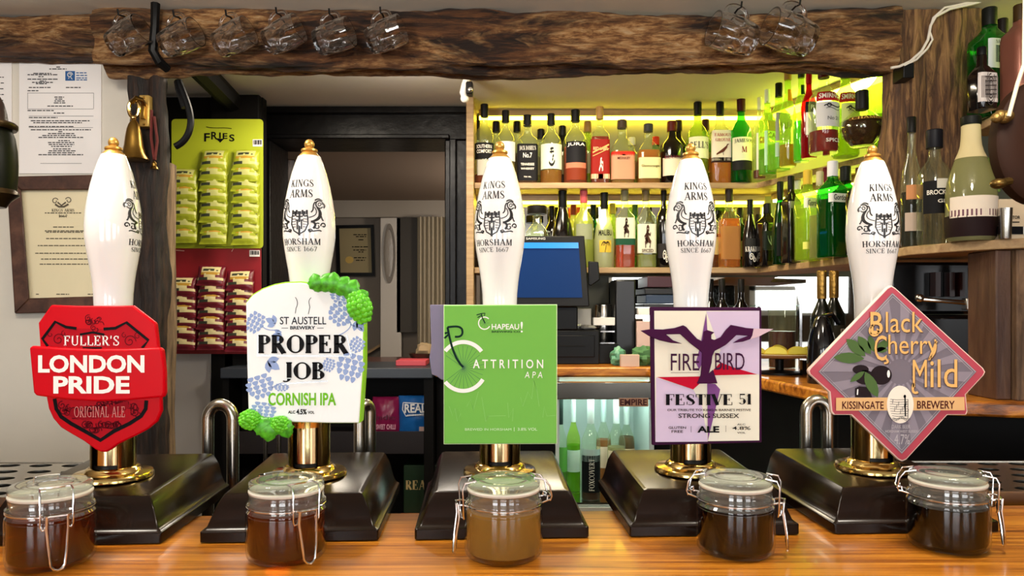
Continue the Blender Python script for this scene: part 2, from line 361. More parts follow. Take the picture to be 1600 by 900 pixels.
# ---------------------------------------------------------------- shared materials
plaster = pm('cream_plaster', '#d9d2c4', .85, bump=.25, bscale=18, vary=.06, vscale=3)
ceil_m = pm('ceiling_paint', '#d8d2c6', .9, bump=.15, bscale=14, vary=.05, vscale=2)
def beam_mat():
    """hand-hewn oak: dark brown streaks with paler worn and chipped patches"""
    m, n, l = new_mat('weathered_oak'); b = n['Principled BSDF']; tc = n.new('ShaderNodeTexCoord')
    def nz(scale, k, det=9, dist=.6, rough=.65):
        mp = n.new('ShaderNodeMapping'); mp.inputs['Scale'].default_value = scale; l.new(tc.outputs['Object'], mp.inputs['Vector'])
        t = n.new('ShaderNodeTexNoise'); t.inputs['Scale'].default_value = k; t.inputs['Detail'].default_value = det; t.inputs['Distortion'].default_value = dist; t.inputs['Roughness'].default_value = rough
        l.new(mp.outputs['Vector'], t.inputs['Vector']); return t.outputs['Fac']
    def ramp(f, stops):
        r = n.new('ShaderNodeValToRGB'); e = r.color_ramp.elements
        while len(e) < len(stops): e.new(.5)
        for i, (p, c) in enumerate(stops): e[i].position = p; e[i].color = hx(c)
        l.new(f, r.inputs['Fac']); return r.outputs['Color']
    grain = nz((2.0, 16, 16), 2.6); chips = nz((5, 22, 22), 3.2, 10, .3, .72); patch = nz((1.4, 4.5, 4.5), 1.9, 5, .8)
    dark = ramp(grain, [(.32, '#0c0604'), (.46, '#2f190c'), (.58, '#6a4020'), (.72, '#9a6c40')])
    pale = ramp(chips, [(.34, '#3a200f'), (.46, '#8a5a30'), (.55, '#c4935c'), (.70, '#e0c094')])
    mk = ramp(patch, [(.45, '#000000'), (.56, '#f4f4f4')])
    mx = n.new('ShaderNodeMix'); mx.data_type = 'RGBA'; l.new(mk, mx.inputs[0]); l.new(dark, mx.inputs[6]); l.new(pale, mx.inputs[7]); l.new(mx.outputs[2], b.inputs['Base Color'])
    b.inputs['Roughness'].default_value = .72
    ad = n.new('ShaderNodeMath'); ad.operation = 'ADD'; l.new(grain, ad.inputs[0]); l.new(chips, ad.inputs[1])
    bp = n.new('ShaderNodeBump'); bp.inputs['Strength'].default_value = 1; bp.inputs['Distance'].default_value = .02; l.new(ad.outputs[0], bp.inputs['Height']); l.new(bp.outputs['Normal'], b.inputs['Normal'])
    return m
old_oak = beam_mat()
dark_oak = wood('dark_oak', ['#080503', '#170d07', '#2e1b0f', '#523822'], (26, 26, 2.4), .7, 0, .8, .01, 2.6, .8, [.25, .45, .6, .8])
post_oak = wood('post_oak', ['#21130a', '#553820', '#8c673e', '#ad8857'], (26, 26, 2.6), .75, 0, .9, .012, 2.6, .9, [.25, .45, .6, .8])
bar_oak = wood('varnished_bar_oak', ['#4a2406', '#8f5013', '#b8741f', '#d2953c'], (1.6, 52, 52), .28, .25, .08, .002, 2.6, .5, [.25, .42, .56, .75])
shelf_oak = wood('shelf_oak', ['#8a6a45', '#a98a60', '#c0a176'], (2, 20, 20), .5, 0, .1, .002, 2.5, .3)
live_oak = wood('live_edge_oak', ['#4a2408', '#a45c14', '#cf8526', '#e0a142'], (2.2, 13, 13), .35, .3, .2, .004, 2.5, 1.2)
dark_wood = wood('pump_mahogany', ['#0c0603', '#160a05', '#221109'], (1.5, 16, 16), .22, 0, .03, .001, 2.5, .3)
dark_wood.node_tree.nodes['Principled BSDF'].inputs['Specular IOR Level'].default_value = .28
black_paint = pm('black_gloss_paint', '#080708', .32, spec=.22, bump=.35, bscale=35)
black_wood = pm('black_panel', '#090706', .6, spec=.15)
black_plastic = pm('black_plastic', '#09090a', .4, spec=.25)
dark_grey = pm('dark_grey_plastic', '#121214', .45, spec=.25)
white_m = pm('white_plastic', '#e8e4dc', .4)
paper = pm('white_paper', '#f1ece8', .8)
cream_paper = pm('cream_paper', '#e6d9b4', .75)
ink = pm('print_ink', '#2a2626', .8)
brass = pm('polished_brass', '#dcbd78', .14, metal=1)
brass_old = pm('aged_brass', '#a98540', .28, metal=1, bump=.1, bscale=40)
gold = pm('gilt_finial', '#cfa04e', .34, metal=.75, bump=.1, bscale=90)
steel = pm('brushed_steel', '#b9b4aa', .22, metal=1)
chrome = pm('bright_wire', '#dcdcdc', .12, metal=1)
porcelain = pm('glazed_porcelain', '#efeeeb', .12, coat=.6)
mirror_m = pm('mirror_silver', '#d6d8d2', .02, metal=1)
glass_pane = thin_glass('cooler_glass', (.97, .99, .98, 1), .8)
led_y = emitter('led_strip_yellow', '#ffe23a', 20.0)
led_g = emitter('led_strip_lime', '#e6ff5c', 26.0)
led_w = emitter('led_strip_cool', '#e8fff6', 30.0)

# ---------------------------------------------------------------- the setting
def slab(name, x0, x1, y0, y1, z0, z1, m, bevel=0):
    return struct(MB().box(x0, x1, y0, y1, z0, z1).build(name, m, bevel=bevel))
slab('floor', -3, 4.4, -2.7, 4.8, -.1, 0, wood('floor_boards', ['#3b2413', '#5b3a20', '#72502f'], (8, 1, 8), .5))
slab('ceiling', -3, 4.4, -2.7, 2.86, 2.075, 2.175, ceil_m)
pub_wall = pm('snug_wall_paint', '#6d5a46', .8, bump=.2, bscale=18)
slab('wall_left', -2.7, -2.6, -2.6, 1.92, 0, 2.075, pub_wall)
slab('wall_right', 4.2, 4.3, -2.6, 2.86, 0, 2.075, pub_wall)
# wall on the customers' side with its windows
fm = MB(); zs = (0, 1.0, 2.0, 2.075)
fm.box(-2.7, 4.3, -2.62, -2.52, 0, .98); fm.box(-2.7, 4.3, -2.62, -2.52, 1.99, 2.075)
for a, b in ((-2.7, -2.06), (-1.04, -.51), (.51, 1.04), (2.06, 2.6), (3.6, 4.3)): fm.box(a, b, -2.62, -2.52, .98, 1.99)
fm.box(2.6, 3.6, -2.62, -2.52, .98, 1.27)
struct(fm.build('wall_front', pub_wall))
for i, x in enumerate((-1.55, 0, 1.55, 3.1)):
    w = MB()
    zb = 1.26 if i == 3 else .97
    for a, b, c, d in ((-.52, -.46, zb, 2.0), (.46, .52, zb, 2.0), (-.02, .02, zb, 2.0), (-.52, .52, zb, zb+.06), (-.52, .52, 1.94, 2.0), (-.52, .52, 1.53, 1.58) if i == 3 else (-.52, .52, 1.47, 1.5)):
        w.box(x+a, x+b, -2.55, -2.5, c, d)
    struct(w.build('window_%d' % (i+1), white_m))
for o in bpy.data.objects:
    if o.name.startswith('window_daylight'): o.location.y = -2.49
# wall with the notices, left of the serving opening
slab('wall_notice', -2.6, -.93, 1.93, 1.955, 0, 2.075, plaster)

def rough_timber(name, lo, hi, axis, m, amp=.012, big=.016, seg=220, per=44, seed=0.0, corner=3.0, ends=True):
    """a hand-hewn timber: the rounded section is pushed in and out by stretched noise"""
    lo, hi = Vector(lo), Vector(hi); c = (lo+hi)/2; h = (hi-lo)/2; ax = 'xyz'.index(axis); o1, o2 = [(1, 2), (0, 2), (0, 1)][ax]
    mb = MB(); loops = []
    for i in range(seg+1):
        t = lo[ax]+(hi[ax]-lo[ax])*i/seg; lp = []
        for k in range(per):
            a = 2*PI*k/per; ca, sa = math.cos(a), math.sin(a); q = (abs(ca)**(corner*2)+abs(sa)**(corner*2))**(-1/(corner*2))
            p = Vector((0, 0, 0)); p[ax] = t; p[o1] = c[o1]+h[o1]*q*ca; p[o2] = c[o2]+h[o2]*q*sa
            s1 = Vector(p); s1[ax] *= .16; s1 = s1*28+Vector((seed, 3.1, 7.7))
            s2 = Vector(p); s2[ax] *= .7; s2 = s2*4.5+Vector((seed, 9, 2))
            s3 = Vector(p); s3[ax] *= .3; s3 = s3*75+Vector((1, seed, 2))
            d = amp*noise.noise(s1)*1.6-amp*1.2*max(0, noise.noise(s1*.6)-.15)*2+big*noise.noise(s2)+amp*.45*noise.noise(s3)
            p[o1] += ca*d; p[o2] += sa*d; lp.append(p)
        loops.append(lp)
    mb.loft(loops); return struct(mb.build(name, m, sharp=60))
rough_timber('trim_1', (-1.005, 1.765, 1.935), (.935, 1.885, 2.072), 'x', old_oak, seed=1.3, seg=420, per=56)
rough_timber('trim_2', (-1.95, 1.80, 1.985), (-1.0, 1.92, 2.072), 'x', old_oak, seed=6.1, seg=150)
rough_timber('trim_3', (-.955, 1.825, 0), (-.875, 1.87, 1.95), 'z', dark_oak, seed=3.7, seg=160, big=.012)
rough_timber('trim_16', (-.893, 1.872, 0), (-.876, 1.929, 1.72), 'z', wood('raw_edge', ['#3a2c20', '#7a624a', '#a58c70'], (14, 14, 2), .8, 0, .8), seed=5.1, seg=140, per=24, amp=.002, big=.003)
rough_timber('trim_4', (.925, 1.785, 1.489), (1.15, 1.885, 2.072), 'z', post_oak, seed=8.2, seg=70, per=60)

# back wall with the doorway, lintel and jambs
slab('wall_back', -.12, 4.2, 2.745, 2.86, 0, 2.075, pm('grey_green_paint', '#6c6c5e', .6))
slab('wall_alcove', -2.6, -.905, 2.72, 2.86, 0, 2.075, pm('alcove_paint', '#d9d5d2', .8))
fr = MB(); fr.box(-.985, -.14, 2.66, 2.87, 1.955, 2.072); fr.box(-.985, -.14, 2.635, 2.67, 2.045, 2.07); fr.box(-.93, -.225, 2.64, 2.665, 1.955, 1.972)
fr.box(-.935, -.872, 2.66, 2.87, 0, 1.955); fr.box(-.243, -.14, 2.66, 2.87, 0, 1.955); fr.box(-.225, -.2, 2.64, 2.67, 0, 1.955)
struct(fr.build('trim_5', black_paint, bevel=.004))
# room through the doorway
r2 = pm('back_room_paint', '#96806f', .85)
slab('wall_far', -2.6, 1.2, 4.5, 4.6, 0, 2.1, pm('far_room_grey', '#8f8478', .85))
slab('wall_far_left', -2.6, -2.5, 2.86, 4.5, 0, 2.1, r2)
slab('wall_far_right', .9, 1.0, 2.86, 4.5, 0, 2.1, r2)
slab('ceiling_far', -2.6, 1.2, 2.86, 4.6, 2.0, 2.1, pm('far_ceiling', '#a08c7b', .9))
slab('trim_6', -2.4, .9, 4.46, 4.5, 1.895, 1.998, pm('pale_band', '#b9ae9f', .8))
slab('trim_7', -.9, -.22, 2.62, 3.0, 1.10, 1.148, wood('ledge_wood', ['#2a0f0a', '#4a1e12', '#5e2a18'], (3, 14, 14), .35, .3), bevel=.004)
# dark doorway door, standing open
dd = MB(Matrix.Translation((-.868, 2.88, 0)) @ Matrix.Rotation(math.radians(101), 4, 'Z'))
dd.box(0, .5, -.02, .02, 1.0, 1.93); dd.box(.06, .44, -.028, .028, 1.1, 1.45); dd.box(.06, .44, -.028, .028, 1.53, 1.86)
struct(dd.build('door_1', wood('dark_door_wood', ['#2a1d16', '#3c2b22', '#4d3a2e'], (14, 14, 2), .4, .1), bevel=.005))
# white door with a leaded oval light
w = thing('door_2', (-.72, 4.42, 0), 'white panelled door with an oval leaded light beyond the doorway', 'door')
w['kind'] = 'structure'
x0, x1 = P(595, 0, 4.42).x, P(622, 0, 4.42).x
MB().box(x0, x1+.02, 4.40, 4.44, 0, 1.885).build('door_leaf', pm('door_white', '#e6ded2', .5), w, bevel=.004)
c = P(608.5, 396, 4.395); e = MB(); e.loft([[(c.x+.036*k*math.cos(a), y, c.z+.178*k*math.sin(a)) for a in [2*PI*i/32 for i in range(32)]] for k, y in ((1.0, 4.40), (1.0, 4.388), (.82, 4.388), (.82, 4.396))])
e.build('oval_frame', pm('oval_frame_grey', '#8c8276', .4), w)
e = MB(); e.sphere((c.x, 4.396, c.z), .03, .006, .148); e.build('oval_glass', pm('leaded_glass', '#b5aca0', .2, bump=.5, bscale=60), w)
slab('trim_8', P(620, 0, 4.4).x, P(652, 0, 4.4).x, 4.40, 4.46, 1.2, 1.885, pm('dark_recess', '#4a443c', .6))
cu = MB()
loops = []
for i in range(41):
    x = P(652, 0, 4.36).x+(P(700, 0, 4.36).x-P(652, 0, 4.36).x)*i/40
    y = 4.36+.02*math.sin(i*1.15)
    loops.append([(x, y, 1.0), (x, y, 1.885), (x, y+.006, 1.885), (x, y+.006, 1.0)])
cu.loft(loops); tag(cu.build('curtain', pm('curtain_cloth', '#cbbfa6', .9)), 'long cream curtain hanging beside the white door beyond the doorway', 'curtain')

# left alcove: white panel, black studs, brown stud and the sloping black brace
slab('trim_9', P(255, 0, 2.45).x, P(321, 0, 2.45).x, 2.49, 2.53, 0, 1.24, pm('white_panel_paint', '#cfcac8', .5))
slab('trim_10', P(318, 0, 2.4).x, P(345, 0, 2.4).x, 2.455, 2.485, 0, 2.06, black_wood, bevel=.005)
slab('trim_11', P(343, 0, 2.42).x, P(359, 0, 2.42).x, 2.455, 2.485, 0, 1.6, wood('brown_stud', ['#3a2415', '#5f4029', '#7a5a3e'], (14, 14, 2), .7), bevel=.004)
slab('trim_12', P(358, 0, 2.5).x, P(412, 0, 2.5).x, 2.455, 2.485, 0, 2.06, black_wood, bevel=.005)
slab('trim_13', P(225, 0, 2.5).x, P(412, 0, 2.5).x, 2.49, 2.53, 1.242, 2.06, black_wood)
b = MB(); a1, a2 = P(292, 100, 2.05), P(385, 196, 2.62)
b.tube([(a1.x, a1.y, 2.05), (a2.x, a2.y, 2.03)], .034, 8); struct(b.build('trim_14', black_wood))

# ---------------------------------------------------------------- back-bar shelving (natural oak)
UZ, MZ, CZ = 1.782, 1.488, 1.16
def board(name, pts, z0, z1, m, label, cat, group=None, kind=None, bevel=.002):
    mb = MB(); mb.prism(pts, lambda x, y: (x, y, z1), lambda x, y: (x, y, z0))
    o = mb.build(name, m, bevel=bevel)
    return tag(o, label, cat, group, kind)
xl = P(741, 0, 2.55).x
board('shelf', [(xl, 2.735), (xl, 2.55), (.85, 2.55), (1.037, 2.01), (1.20, 2.04), (.99, 2.735)], UZ-.02, UZ, shelf_oak, 'long upper oak back-bar shelf of whisky bottles that angles along the right wall', 'shelf')
board('shelf', [(xl, 2.735), (xl, 2.55), (.85, 2.55), (.90, 2.2), (.92, 1.98), (.90, 1.67), (.95, 1.54), (1.03, 1.46), (1.45, 1.40), (1.45, 1.85), (1.22, 2.0), (.99, 2.735)], MZ-.02, MZ, shelf_oak, 'lower oak back-bar shelf curving round to the front on the right', 'shelf')
board('shelf', [(1.10, 1.775), (1.068, 1.58), (1.10, 1.45), (1.5, 1.40), (1.5, 1.82), (1.17, 1.775)], UZ-.02, UZ, shelf_oak, 'short high oak shelf of gin bottles at the upper right edge', 'shelf')
tag(MB().box(P(729, 0, 2.55).x, xl-.001, 2.53, 2.735, 1.17, 2.073).build('shelf_upright', shelf_oak, bevel=.002), 'tall oak side board closing the left end of the bottle shelves', 'shelf side')
# battens with LED strips under the boards
def led(name, p, q, z, m, label, h=.009, wood_h=.02):
    a = Vector((p[0], p[1], 0)); b2 = Vector((q[0], q[1], 0)); t = (b2-a).normalized(); nn = Vector((t.y, -t.x, 0))
    root = thing(name, ((a.x+b2.x)/2, (a.y+b2.y)/2, z-wood_h-h), label, 'light strip')
    def bar(n, z0, z1, d, mm):
        mb = MB(); c = [a+nn*0, b2+nn*0, b2+nn*d, a+nn*d]
        mb.prism([(v.x, v.y) for v in c], lambda x, y: (x, y, z1), lambda x, y: (x, y, z0)); mb.build(n, mm, root)
    bar('batten', z-wood_h, z, .03, shelf_oak); bar('diffuser', z-wood_h-h, z-wood_h, .022, m)
led('light_strip', (xl+.01, 2.735), (.93, 2.735), 2.074, led_y, 'glowing yellow light strip along the top of the whisky shelf')
led('light_strip', (xl+.01, 2.735), (.93, 2.735), UZ-.021, led_y, 'glowing yellow light strip under the whisky shelf')
led('light_strip', (.972, 2.69), (1.185, 2.05), 2.074, led_g, 'lime light strip at the ceiling above the angled right-hand bottles', .02)
led('light_strip', (.972, 2.69), (1.185, 2.05), UZ-.021, led_g, 'lime light strip below the angled upper shelf on the right')
led('light_strip', (1.46, 1.80), (1.46, 1.44), 2.074, led_g, 'lime light strip over the gin bottles at the upper right edge', .02)
# backing of the right-hand run and the mirror behind the lower bottles
bk = MB(); bk.prism([(.985, 2.74), (1.215, 2.045), (1.235, 2.052), (1.0, 2.745)], lambda x, y: (x, y, 2.074), lambda x, y: (x, y, MZ+.0005))
struct(bk.build('wall_shelf_side', pm('pale_lime_backing', '#cfcf9a', .55)))
tag(MB().box(xl+.004, .965, 2.738, 2.744, MZ+.001, UZ-.06).build('mirror', mirror_m), 'long mirror behind the bottles of the lower shelf', 'mirror')
tag(MB().box(.36, 1.30, 2.738, 2.744, CZ+.002, MZ-.025).build('mirror', mirror_m), 'wide mirror over the back counter below the bottle shelves', 'mirror')
# mirror edge beside the right-hand timber
tag(MB().box(P(1391, 0, 2.0).x, P(1396, 0, 2.0).x, 1.995, 2.003, UZ, 2.07).build('mirror_edge', pm('pale_edge', '#c9d6cc', .3)), 'thin pale upright glass edge beside the rough timber on the right', 'trim')

# ---------------------------------------------------------------- back counter
cm = MB()
board('back_counter', [(-.245, 2.735), (-.245, 2.335), (.43, 2.335), (.6, 2.17), (.665, 1.98), (.715, 1.66), (.82, 1.53), (1.0, 1.47), (1.5, 1.42), (1.5, 2.735)], CZ-.032, CZ, live_oak, 'live-edge oak back counter curving round to the right', 'counter', bevel=.006)
board('counter_base', [(.47, 2.735), (.47, 2.42), (.6, 2.3), (.70, 2.1), (.76, 1.72), (.9, 1.62), (1.5, 1.55), (1.5, 2.735)], 0, CZ-.034, black_wood, 'black panelled base under the curving oak counter on the right', 'cabinet')
slab('trim_15', -.246, .138, 2.40, 2.6, 0, CZ-.036, black_wood)
# shelf unit left of the cooler with crisps
su = thing('snack_cabinet', (-.3, 2.42, 0), 'black open cabinet of crisp packets below the doorway ledge', 'cabinet')
ux0, ux1 = -.92, -.25
MB().box(ux0, ux1, 2.32, 2.6, 1.125, 1.158).build('top', pm('cabinet_top', '#2b3038', .35), su, bevel=.003)
MB().box(ux0, ux1, 2.58, 2.6, .02, 1.125).build('back', black_wood, su)
MB().box(ux0, ux0+.02, 2.34, 2.58, .02, 1.125).build('side_panel', black_wood, su)
MB().box(ux1-.03, ux1, 2.34, 2.58, .02, 1.125).build('side_panel', black_wood, su)
for z in (.90, .60, .02): MB().box(ux0+.02, ux1-.03, 2.34, 2.58, z, z+.03).build('shelf_board', pm('cabinet_shelf', '#171012', .5), su)
MB().box(ux0+.02, ux1-.03, 2.335, 2.345, .885, .955).build('shelf_lip', pm('cabinet_shelf', '#171012', .5), su)

# ---------------------------------------------------------------- the bar
BR = math.radians(2.6)
def bar_y(x): return .792+math.tan(BR)*x
BM = Matrix.Translation((0, .792, 0)) @ Matrix.Rotation(BR, 4, 'Z')     # bar frame: v = 0 where the pump blocks begin
mb = MB(BM); mb.box(-2.2, 2.2, -.72, .112, 1.055, 1.10)
bar = thing('bar_counter', BM @ Vector((0, -.3, 0)), 'varnished golden oak bar top in the foreground', 'bar counter')
mb.build('bar_top', bar_oak, bar, bevel=.006)
MB(BM).box(-2.15, 2.15, -.45, .05, 0, 1.055).build('bar_front', dark_oak, bar)

def rrect(x0, x1, y0, y1, r, n=4):
    pts = []
    for cx, cy, a in ((x1-r, y1-r, 0), (x0+r, y1-r, 90), (x0+r, y0+r, 180), (x1-r, y0+r, 270)):
        for i in range(n+1): t = math.radians(a+90*i/n); pts.append((cx+r*math.cos(t), cy+r*math.sin(t)))
    return pts
# ---- one beer pump: block, brass column, porcelain handle with its print
HY = .093         # handle axis behind the front of the block
def hz(py): return ZC+(HOR-py)*.885/F
HPROF = [(247, 15.5), (249, 17.5), (258, 21), (275, 26.5), (295, 31.5), (315, 35.5), (335, 38.3), (355, 39.5), (372, 39.3), (390, 37.2), (408, 34.2), (425, 31.3), (442, 29), (460, 27.3), (480, 26.6), (520, 26.5), (560, 26.5)]
def hrad(z):
    for (a, r), (b, q) in zip(HPROF, HPROF[1:]):
        za, zb = hz(a), hz(b)
        if zb <= z <= za: return (r+(q-r)*(za-z)/(za-zb))*.885/F
    return .024
def pump_root(i, x, label):
    o = thing('beer_pump', (x, bar_y(x), 1.10), label, 'beer pump', 'beer pumps along the bar'); o.rotation_euler.z = BR
    return o
def pump_parts(root):
    """builds in bar-frame directions round the world point of the root (rotation is applied by the root)"""
    R = ORG[root.name]; ox, oy, oz = R
    bl = MB()
    def ring(ins, z, back=0.0, tilt=0.0):
        return [(ox+x, oy+y, oz+z+tilt*(y/.23)) for x, y in rrect(-.094+ins, .094-ins, ins*.9, .215-back, .003, 2)]
    prof = [(0, 0.001), (0, .012), (.003, .0135), (.0055, .016), (.0085, .024), (.0125, .034), (.0165, .042), (.0195, .0465), (.0225, .0475)]
    bl.loft([ring(i, z, i*.3, .008 if z > .03 else 0) for i, z in prof])
    bl.build('wooden_base', dark_wood, root, bevel=.0012, sharp=28)
    c = (ox, oy+HY, oz)
    fl = MB(); fl.lathe([(.0435, .0515), (.0435, .0545), (.042, .057), (.031, .0585), (.029, .062), (.026, .064)], 48, c); fl.build('flange', brass, root)
    co = MB(); a0, a1 = math.radians(-90+36), math.radians(270-36)
    loops = []
    for r, z in ((.0245, .0625), (.0245, .118), (.0265, .124), (.0335, .142), (.0345, .146), (.034, .149)):
        loops.append((r, z))
    co.lathe(loops, 40, c, a0, a1); co.lathe([(r-.002, z) for r, z in loops], 40, c, a0, a1)
    co.lathe([(.0245, .110), (.0265, .124), (.0335, .142), (.0345, .146), (.034, .149), (.02, .149)], 48, c)
    co.build('brass_column', brass, root)
    cy = MB(); cy.lathe([(.0205, .068), (.0205, .147)], 40, c); cy.build('inner_cylinder', pm('inner_brass', '#dccb9c', .16, metal=1), root)
    gp = MB(); gp.lathe([(.0215, .0615), (.0215, .0675)], 40, c); gp.build('slot_gap', black_plastic, root)
    fe = MB(); fe.lathe([(.0215, .146), (.0225, .160), (.0215, hz(560)-oz)], 32, c); fe.build('ferrule', brass, root)
    hd = MB(); hd.lathe([(r*.885/F, hz(y)-oz) for y, r in reversed(HPROF)], 56, c)
    hnd = hd.build('handle', porcelain, root, origin=c, sharp=60)
    fi = MB(); k = .885/F
    fi.lathe([(.0001 if r == 0 else r*k, hz(y)-oz) for r, y in reversed([(0, 221), (3.2, 221.6), (6, 224), (7.6, 228), (7.4, 231.5), (5.8, 234.5), (9.8, 235.5), (12.2, 237), (12.6, 239.5), (11, 241.5), (13.5, 244.5), (16, 247), (16.6, 248.5), (13, 249.5)])], 36, c)
    fi.build('finial', gold, root)
    # arm that carries the clip
    MB().box(ox-.008, ox+.008, oy+HY-.036, oy+HY-.018, hz(560)-oz+oz, hz(530)).build('clip_bracket', steel, root)
    return hnd
# print: arms of two beasts and a castle between lines of roman capitals, wrapped on the handle
def print_mesh():
    """2-D shapes in millimetres: x round the handle, y down the photo rows"""
    out = [S_('KINGS', -21, 287.5, 21, 299.5), S_('ARMS', -20, 303, 19, 316), S_('HORSHAM', -30, 377, 30, 387), S_('SINCE 1667', -25, 389, 25, 396.5, T=.15)]
    def add(pts, w): out.append(brush(pts, [x*1.3 for x in w] if isinstance(w, list) else w*1.3))
    for s in (-1, 1):
        m = lambda pts: [(s*x, y) for x, y in pts]
        add(m(spiral(29, 326, 6.5, 5, 20, 330)), 1.5); add(m(spiral(29, 326, 3.4, 1.2, 0, 400)), 1.0)          # head
        add(m(bez((33, 323), (37, 324), (39, 328), (35, 330))), 2.2)                                            # muzzle
        add(m(bez((22, 320), (26, 316), (31, 317), (34, 320))), 1.6)
        add(m(bez((25, 330), (34, 340), (28, 350), (16, 352))), [2.2, 2.6, 3, 3.3, 3.6, 3.8, 3.8, 3.6, 3.4, 3.2, 3, 2.8, 2.4, 2, 1.5])
        add(m(bez((21, 330), (27, 338), (23, 344), (13, 346))), 1.0)
        add(m(bez((23, 322), (17, 326), (22, 334), (16, 338))), 1.4)
        add(m(bez((27, 340), (33, 343), (30, 347), (34, 350))), 1.6)
        add(m(bez((16, 352), (22, 352), (24, 358), (19, 362))), 2.4)
        add(m(spiral(25, 359, 5.2, 1.5, 60, 420)), 1.3); add(m(spiral(34, 357, 4.2, 1.4, 200, -160)), 1.4)
        add(m(bez((12, 364), (18, 370), (26, 362), (31, 366))), 1.3); add(m(spiral(15, 366, 3, 1, 0, 380)), 1.1)
        add(m([(11.5, 344), (12, 356), (8, 366), (0, 371)]), 1.5); add(m([(3, 350), (3, 364)]), 1.6)
        for y in (348, 352, 356, 360): add(m([(5, y), (10.5, y+.5)]), .7)
        for x in (2.5, 8.5): add(m([(x-2, 344), (x-2, 337), (x-.6, 337), (x-.6, 341), (x+1.2, 341), (x+1.2, 335), (x+2.6, 335), (x+2.6, 344)]), 1.1)
        add(m([(0, 345), (12, 343.5)]), 1.5)
    add([(0, 343), (0, 373)], 2.4); add([(-6, 350), (6, 350)], 1.4)
    return out
PRN = print_mesh()
def handle_print(root, hnd, deg):
    mb = MB(); R = ORG[root.name]; c = ORG[hnd.name]; rot = math.radians(deg)-BR
    def wrap(x, y):
        z = hz(y); r = hrad(z)+.00035; a = -PI/2+rot+(x*.885/F)/.0285
        return (c.x+r*math.cos(a), c.y+r*math.sin(a), z)
    for v, f in PRN:                # cut long outlines finely enough to follow the curve
        put(mb, (v, f), wrap)
    return mb.build('handle_print', pm('black_transfer', '#1b191a', .35), hnd, origin=c)

PX = [-.4635, -.2365, -.0105, .2215, .4475]
PLAB = ['leftmost beer pump with a red shield-shaped clip', 'beer pump with a white round-topped clip trimmed with green hops', 'middle beer pump with a square green bicycle-wheel clip', 'beer pump with a cream and lilac clip bearing a purple bird', 'rightmost beer pump with a red-edged diamond-shaped clip']
PROT = [107, -6, -17, 2, -1]
pumps = []
for i, x in enumerate(PX):
    r = pump_root(i, x, PLAB[i])
    if i == 0:
        h0 = pump_parts(r); kids = list(r.children)
        h = h0
    else:
        for k in kids:
            cc = k.copy(); COL.objects.link(cc); cc.parent = r; ORG[cc.name] = ORG[k.name]-ORG[pumps[0].name]+ORG[r.name]
            if k is h0: h = cc
    pumps.append(r)
    pr = handle_print(r, h, PROT[i])
# ---- pump clips: all shapes are traced as outlines at the clip's own distance and given thickness
def clip_frame(i, dy=-.045):
    d = bar_y(PX[i])+HY+dy
    R = pumps[i]; org = ORG[R.name]; inv = Matrix.Translation(org) @ Matrix.Rotation(-BR, 4, 'Z') @ Matrix.Translation(-org)
    def mp(off=0.0):
        return lambda px, py: inv @ (P(px, py, d)+Vector((0, -off, 0)))
    return d, mp
def plate(root, name, mp, pts, z0, z1, m, bevel=.001, cls=MB):
    mb = cls(); mb.prism(pts, mp(z1), mp(z0)); return mb.build(name, m, root, bevel=bevel)
def flat(root, name, mp, shapes, off, m):
    mb = MB()
    for s in shapes: put(mb, s, mp(off))
    return mb.build(name, m, root)
white_ink = pm('white_print', '#f4f2ee', .4, spec=.05); black_ink = pm('black_print', '#111012', .35, spec=.05)

# clip 1: red shield with a raised band
d, mp = clip_frame(0, -.05); R = pumps[0]
c3 = lambda pts: [(x/3.6, 450+y/3.6) for x, y in pts]
red = pm('red_enamel', '#c00012', .35, spec=.12); redd = pm('dark_red_print', '#8d0f1d', .35, spec=.05)
sh = c3([(285, 95), (420, 100), (600, 100), (745, 98), (875, 198), (890, 335), (893, 470), (903, 620), (906, 690), (880, 752), (830, 795), (760, 832), (700, 860), (660, 880), (625, 908), (595, 924), (566, 923), (535, 910), (470, 862), (400, 822), (340, 785), (297, 735), (272, 680), (258, 608), (236, 470), (224, 335), (214, 196)])
clip = plate(R, 'pump_clip', mp, sh, -.007, 0, red, .0018)
lip = lambda a, b, w: brush(a, w)
inner = c3([(228, 290), (312, 178), (370, 215), (430, 226)]); inner2 = c3([(583, 229), (650, 218), (712, 182), (848, 296), (800, 340)])
flat(clip, 'shield_outline', mp, [brush(c3([(270, 328), (240, 286), (312, 190), (372, 220), (432, 228)]), 4.6), brush(c3([(583, 231), (650, 226), (712, 194), (835, 294), (800, 338)]), 4.6),
     brush(c3([(450, 262), (520, 250), (588, 262)]), 3.4), brush(c3([(466, 339), (574, 339)]), 3.6),
     brush(c3([(308, 622), (318, 680), (345, 724), (400, 762), (480, 806), (566, 856), (640, 806), (730, 762), (795, 720), (820, 680), (824, 632)]), 6)], .0004, black_ink)
curl = []
for cx, cy, s in ((330, 290, -1), (730, 300, 1)):
    curl += [brush(c3(spiral(cx, cy, 36, 6, 0, 520)), 1.5), brush(c3(spiral(cx+s*45, cy-30, 20, 4, 90, 430)), 1.2), brush(c3(spiral(cx-s*30, cy-34, 16, 4, 90, 430)), 1.2)]
random.seed(3)
for k in range(44):
    t = k/43; cx = 350+430*t; cy = 668+30*math.sin(t*7)+(18 if k % 2 else -8)
    curl.append(brush(c3(spiral(cx, cy, 24, 4, random.uniform(0, 360), random.uniform(400, 700), 16)), 1.9))
for k in range(22):
    t = k/21; curl.append(brush(c3(spiral(480+190*t, 770+(26 if 3 < k < 9 else 0), 22, 4, random.uniform(0, 360), random.uniform(400, 700), 16)), 1.9))
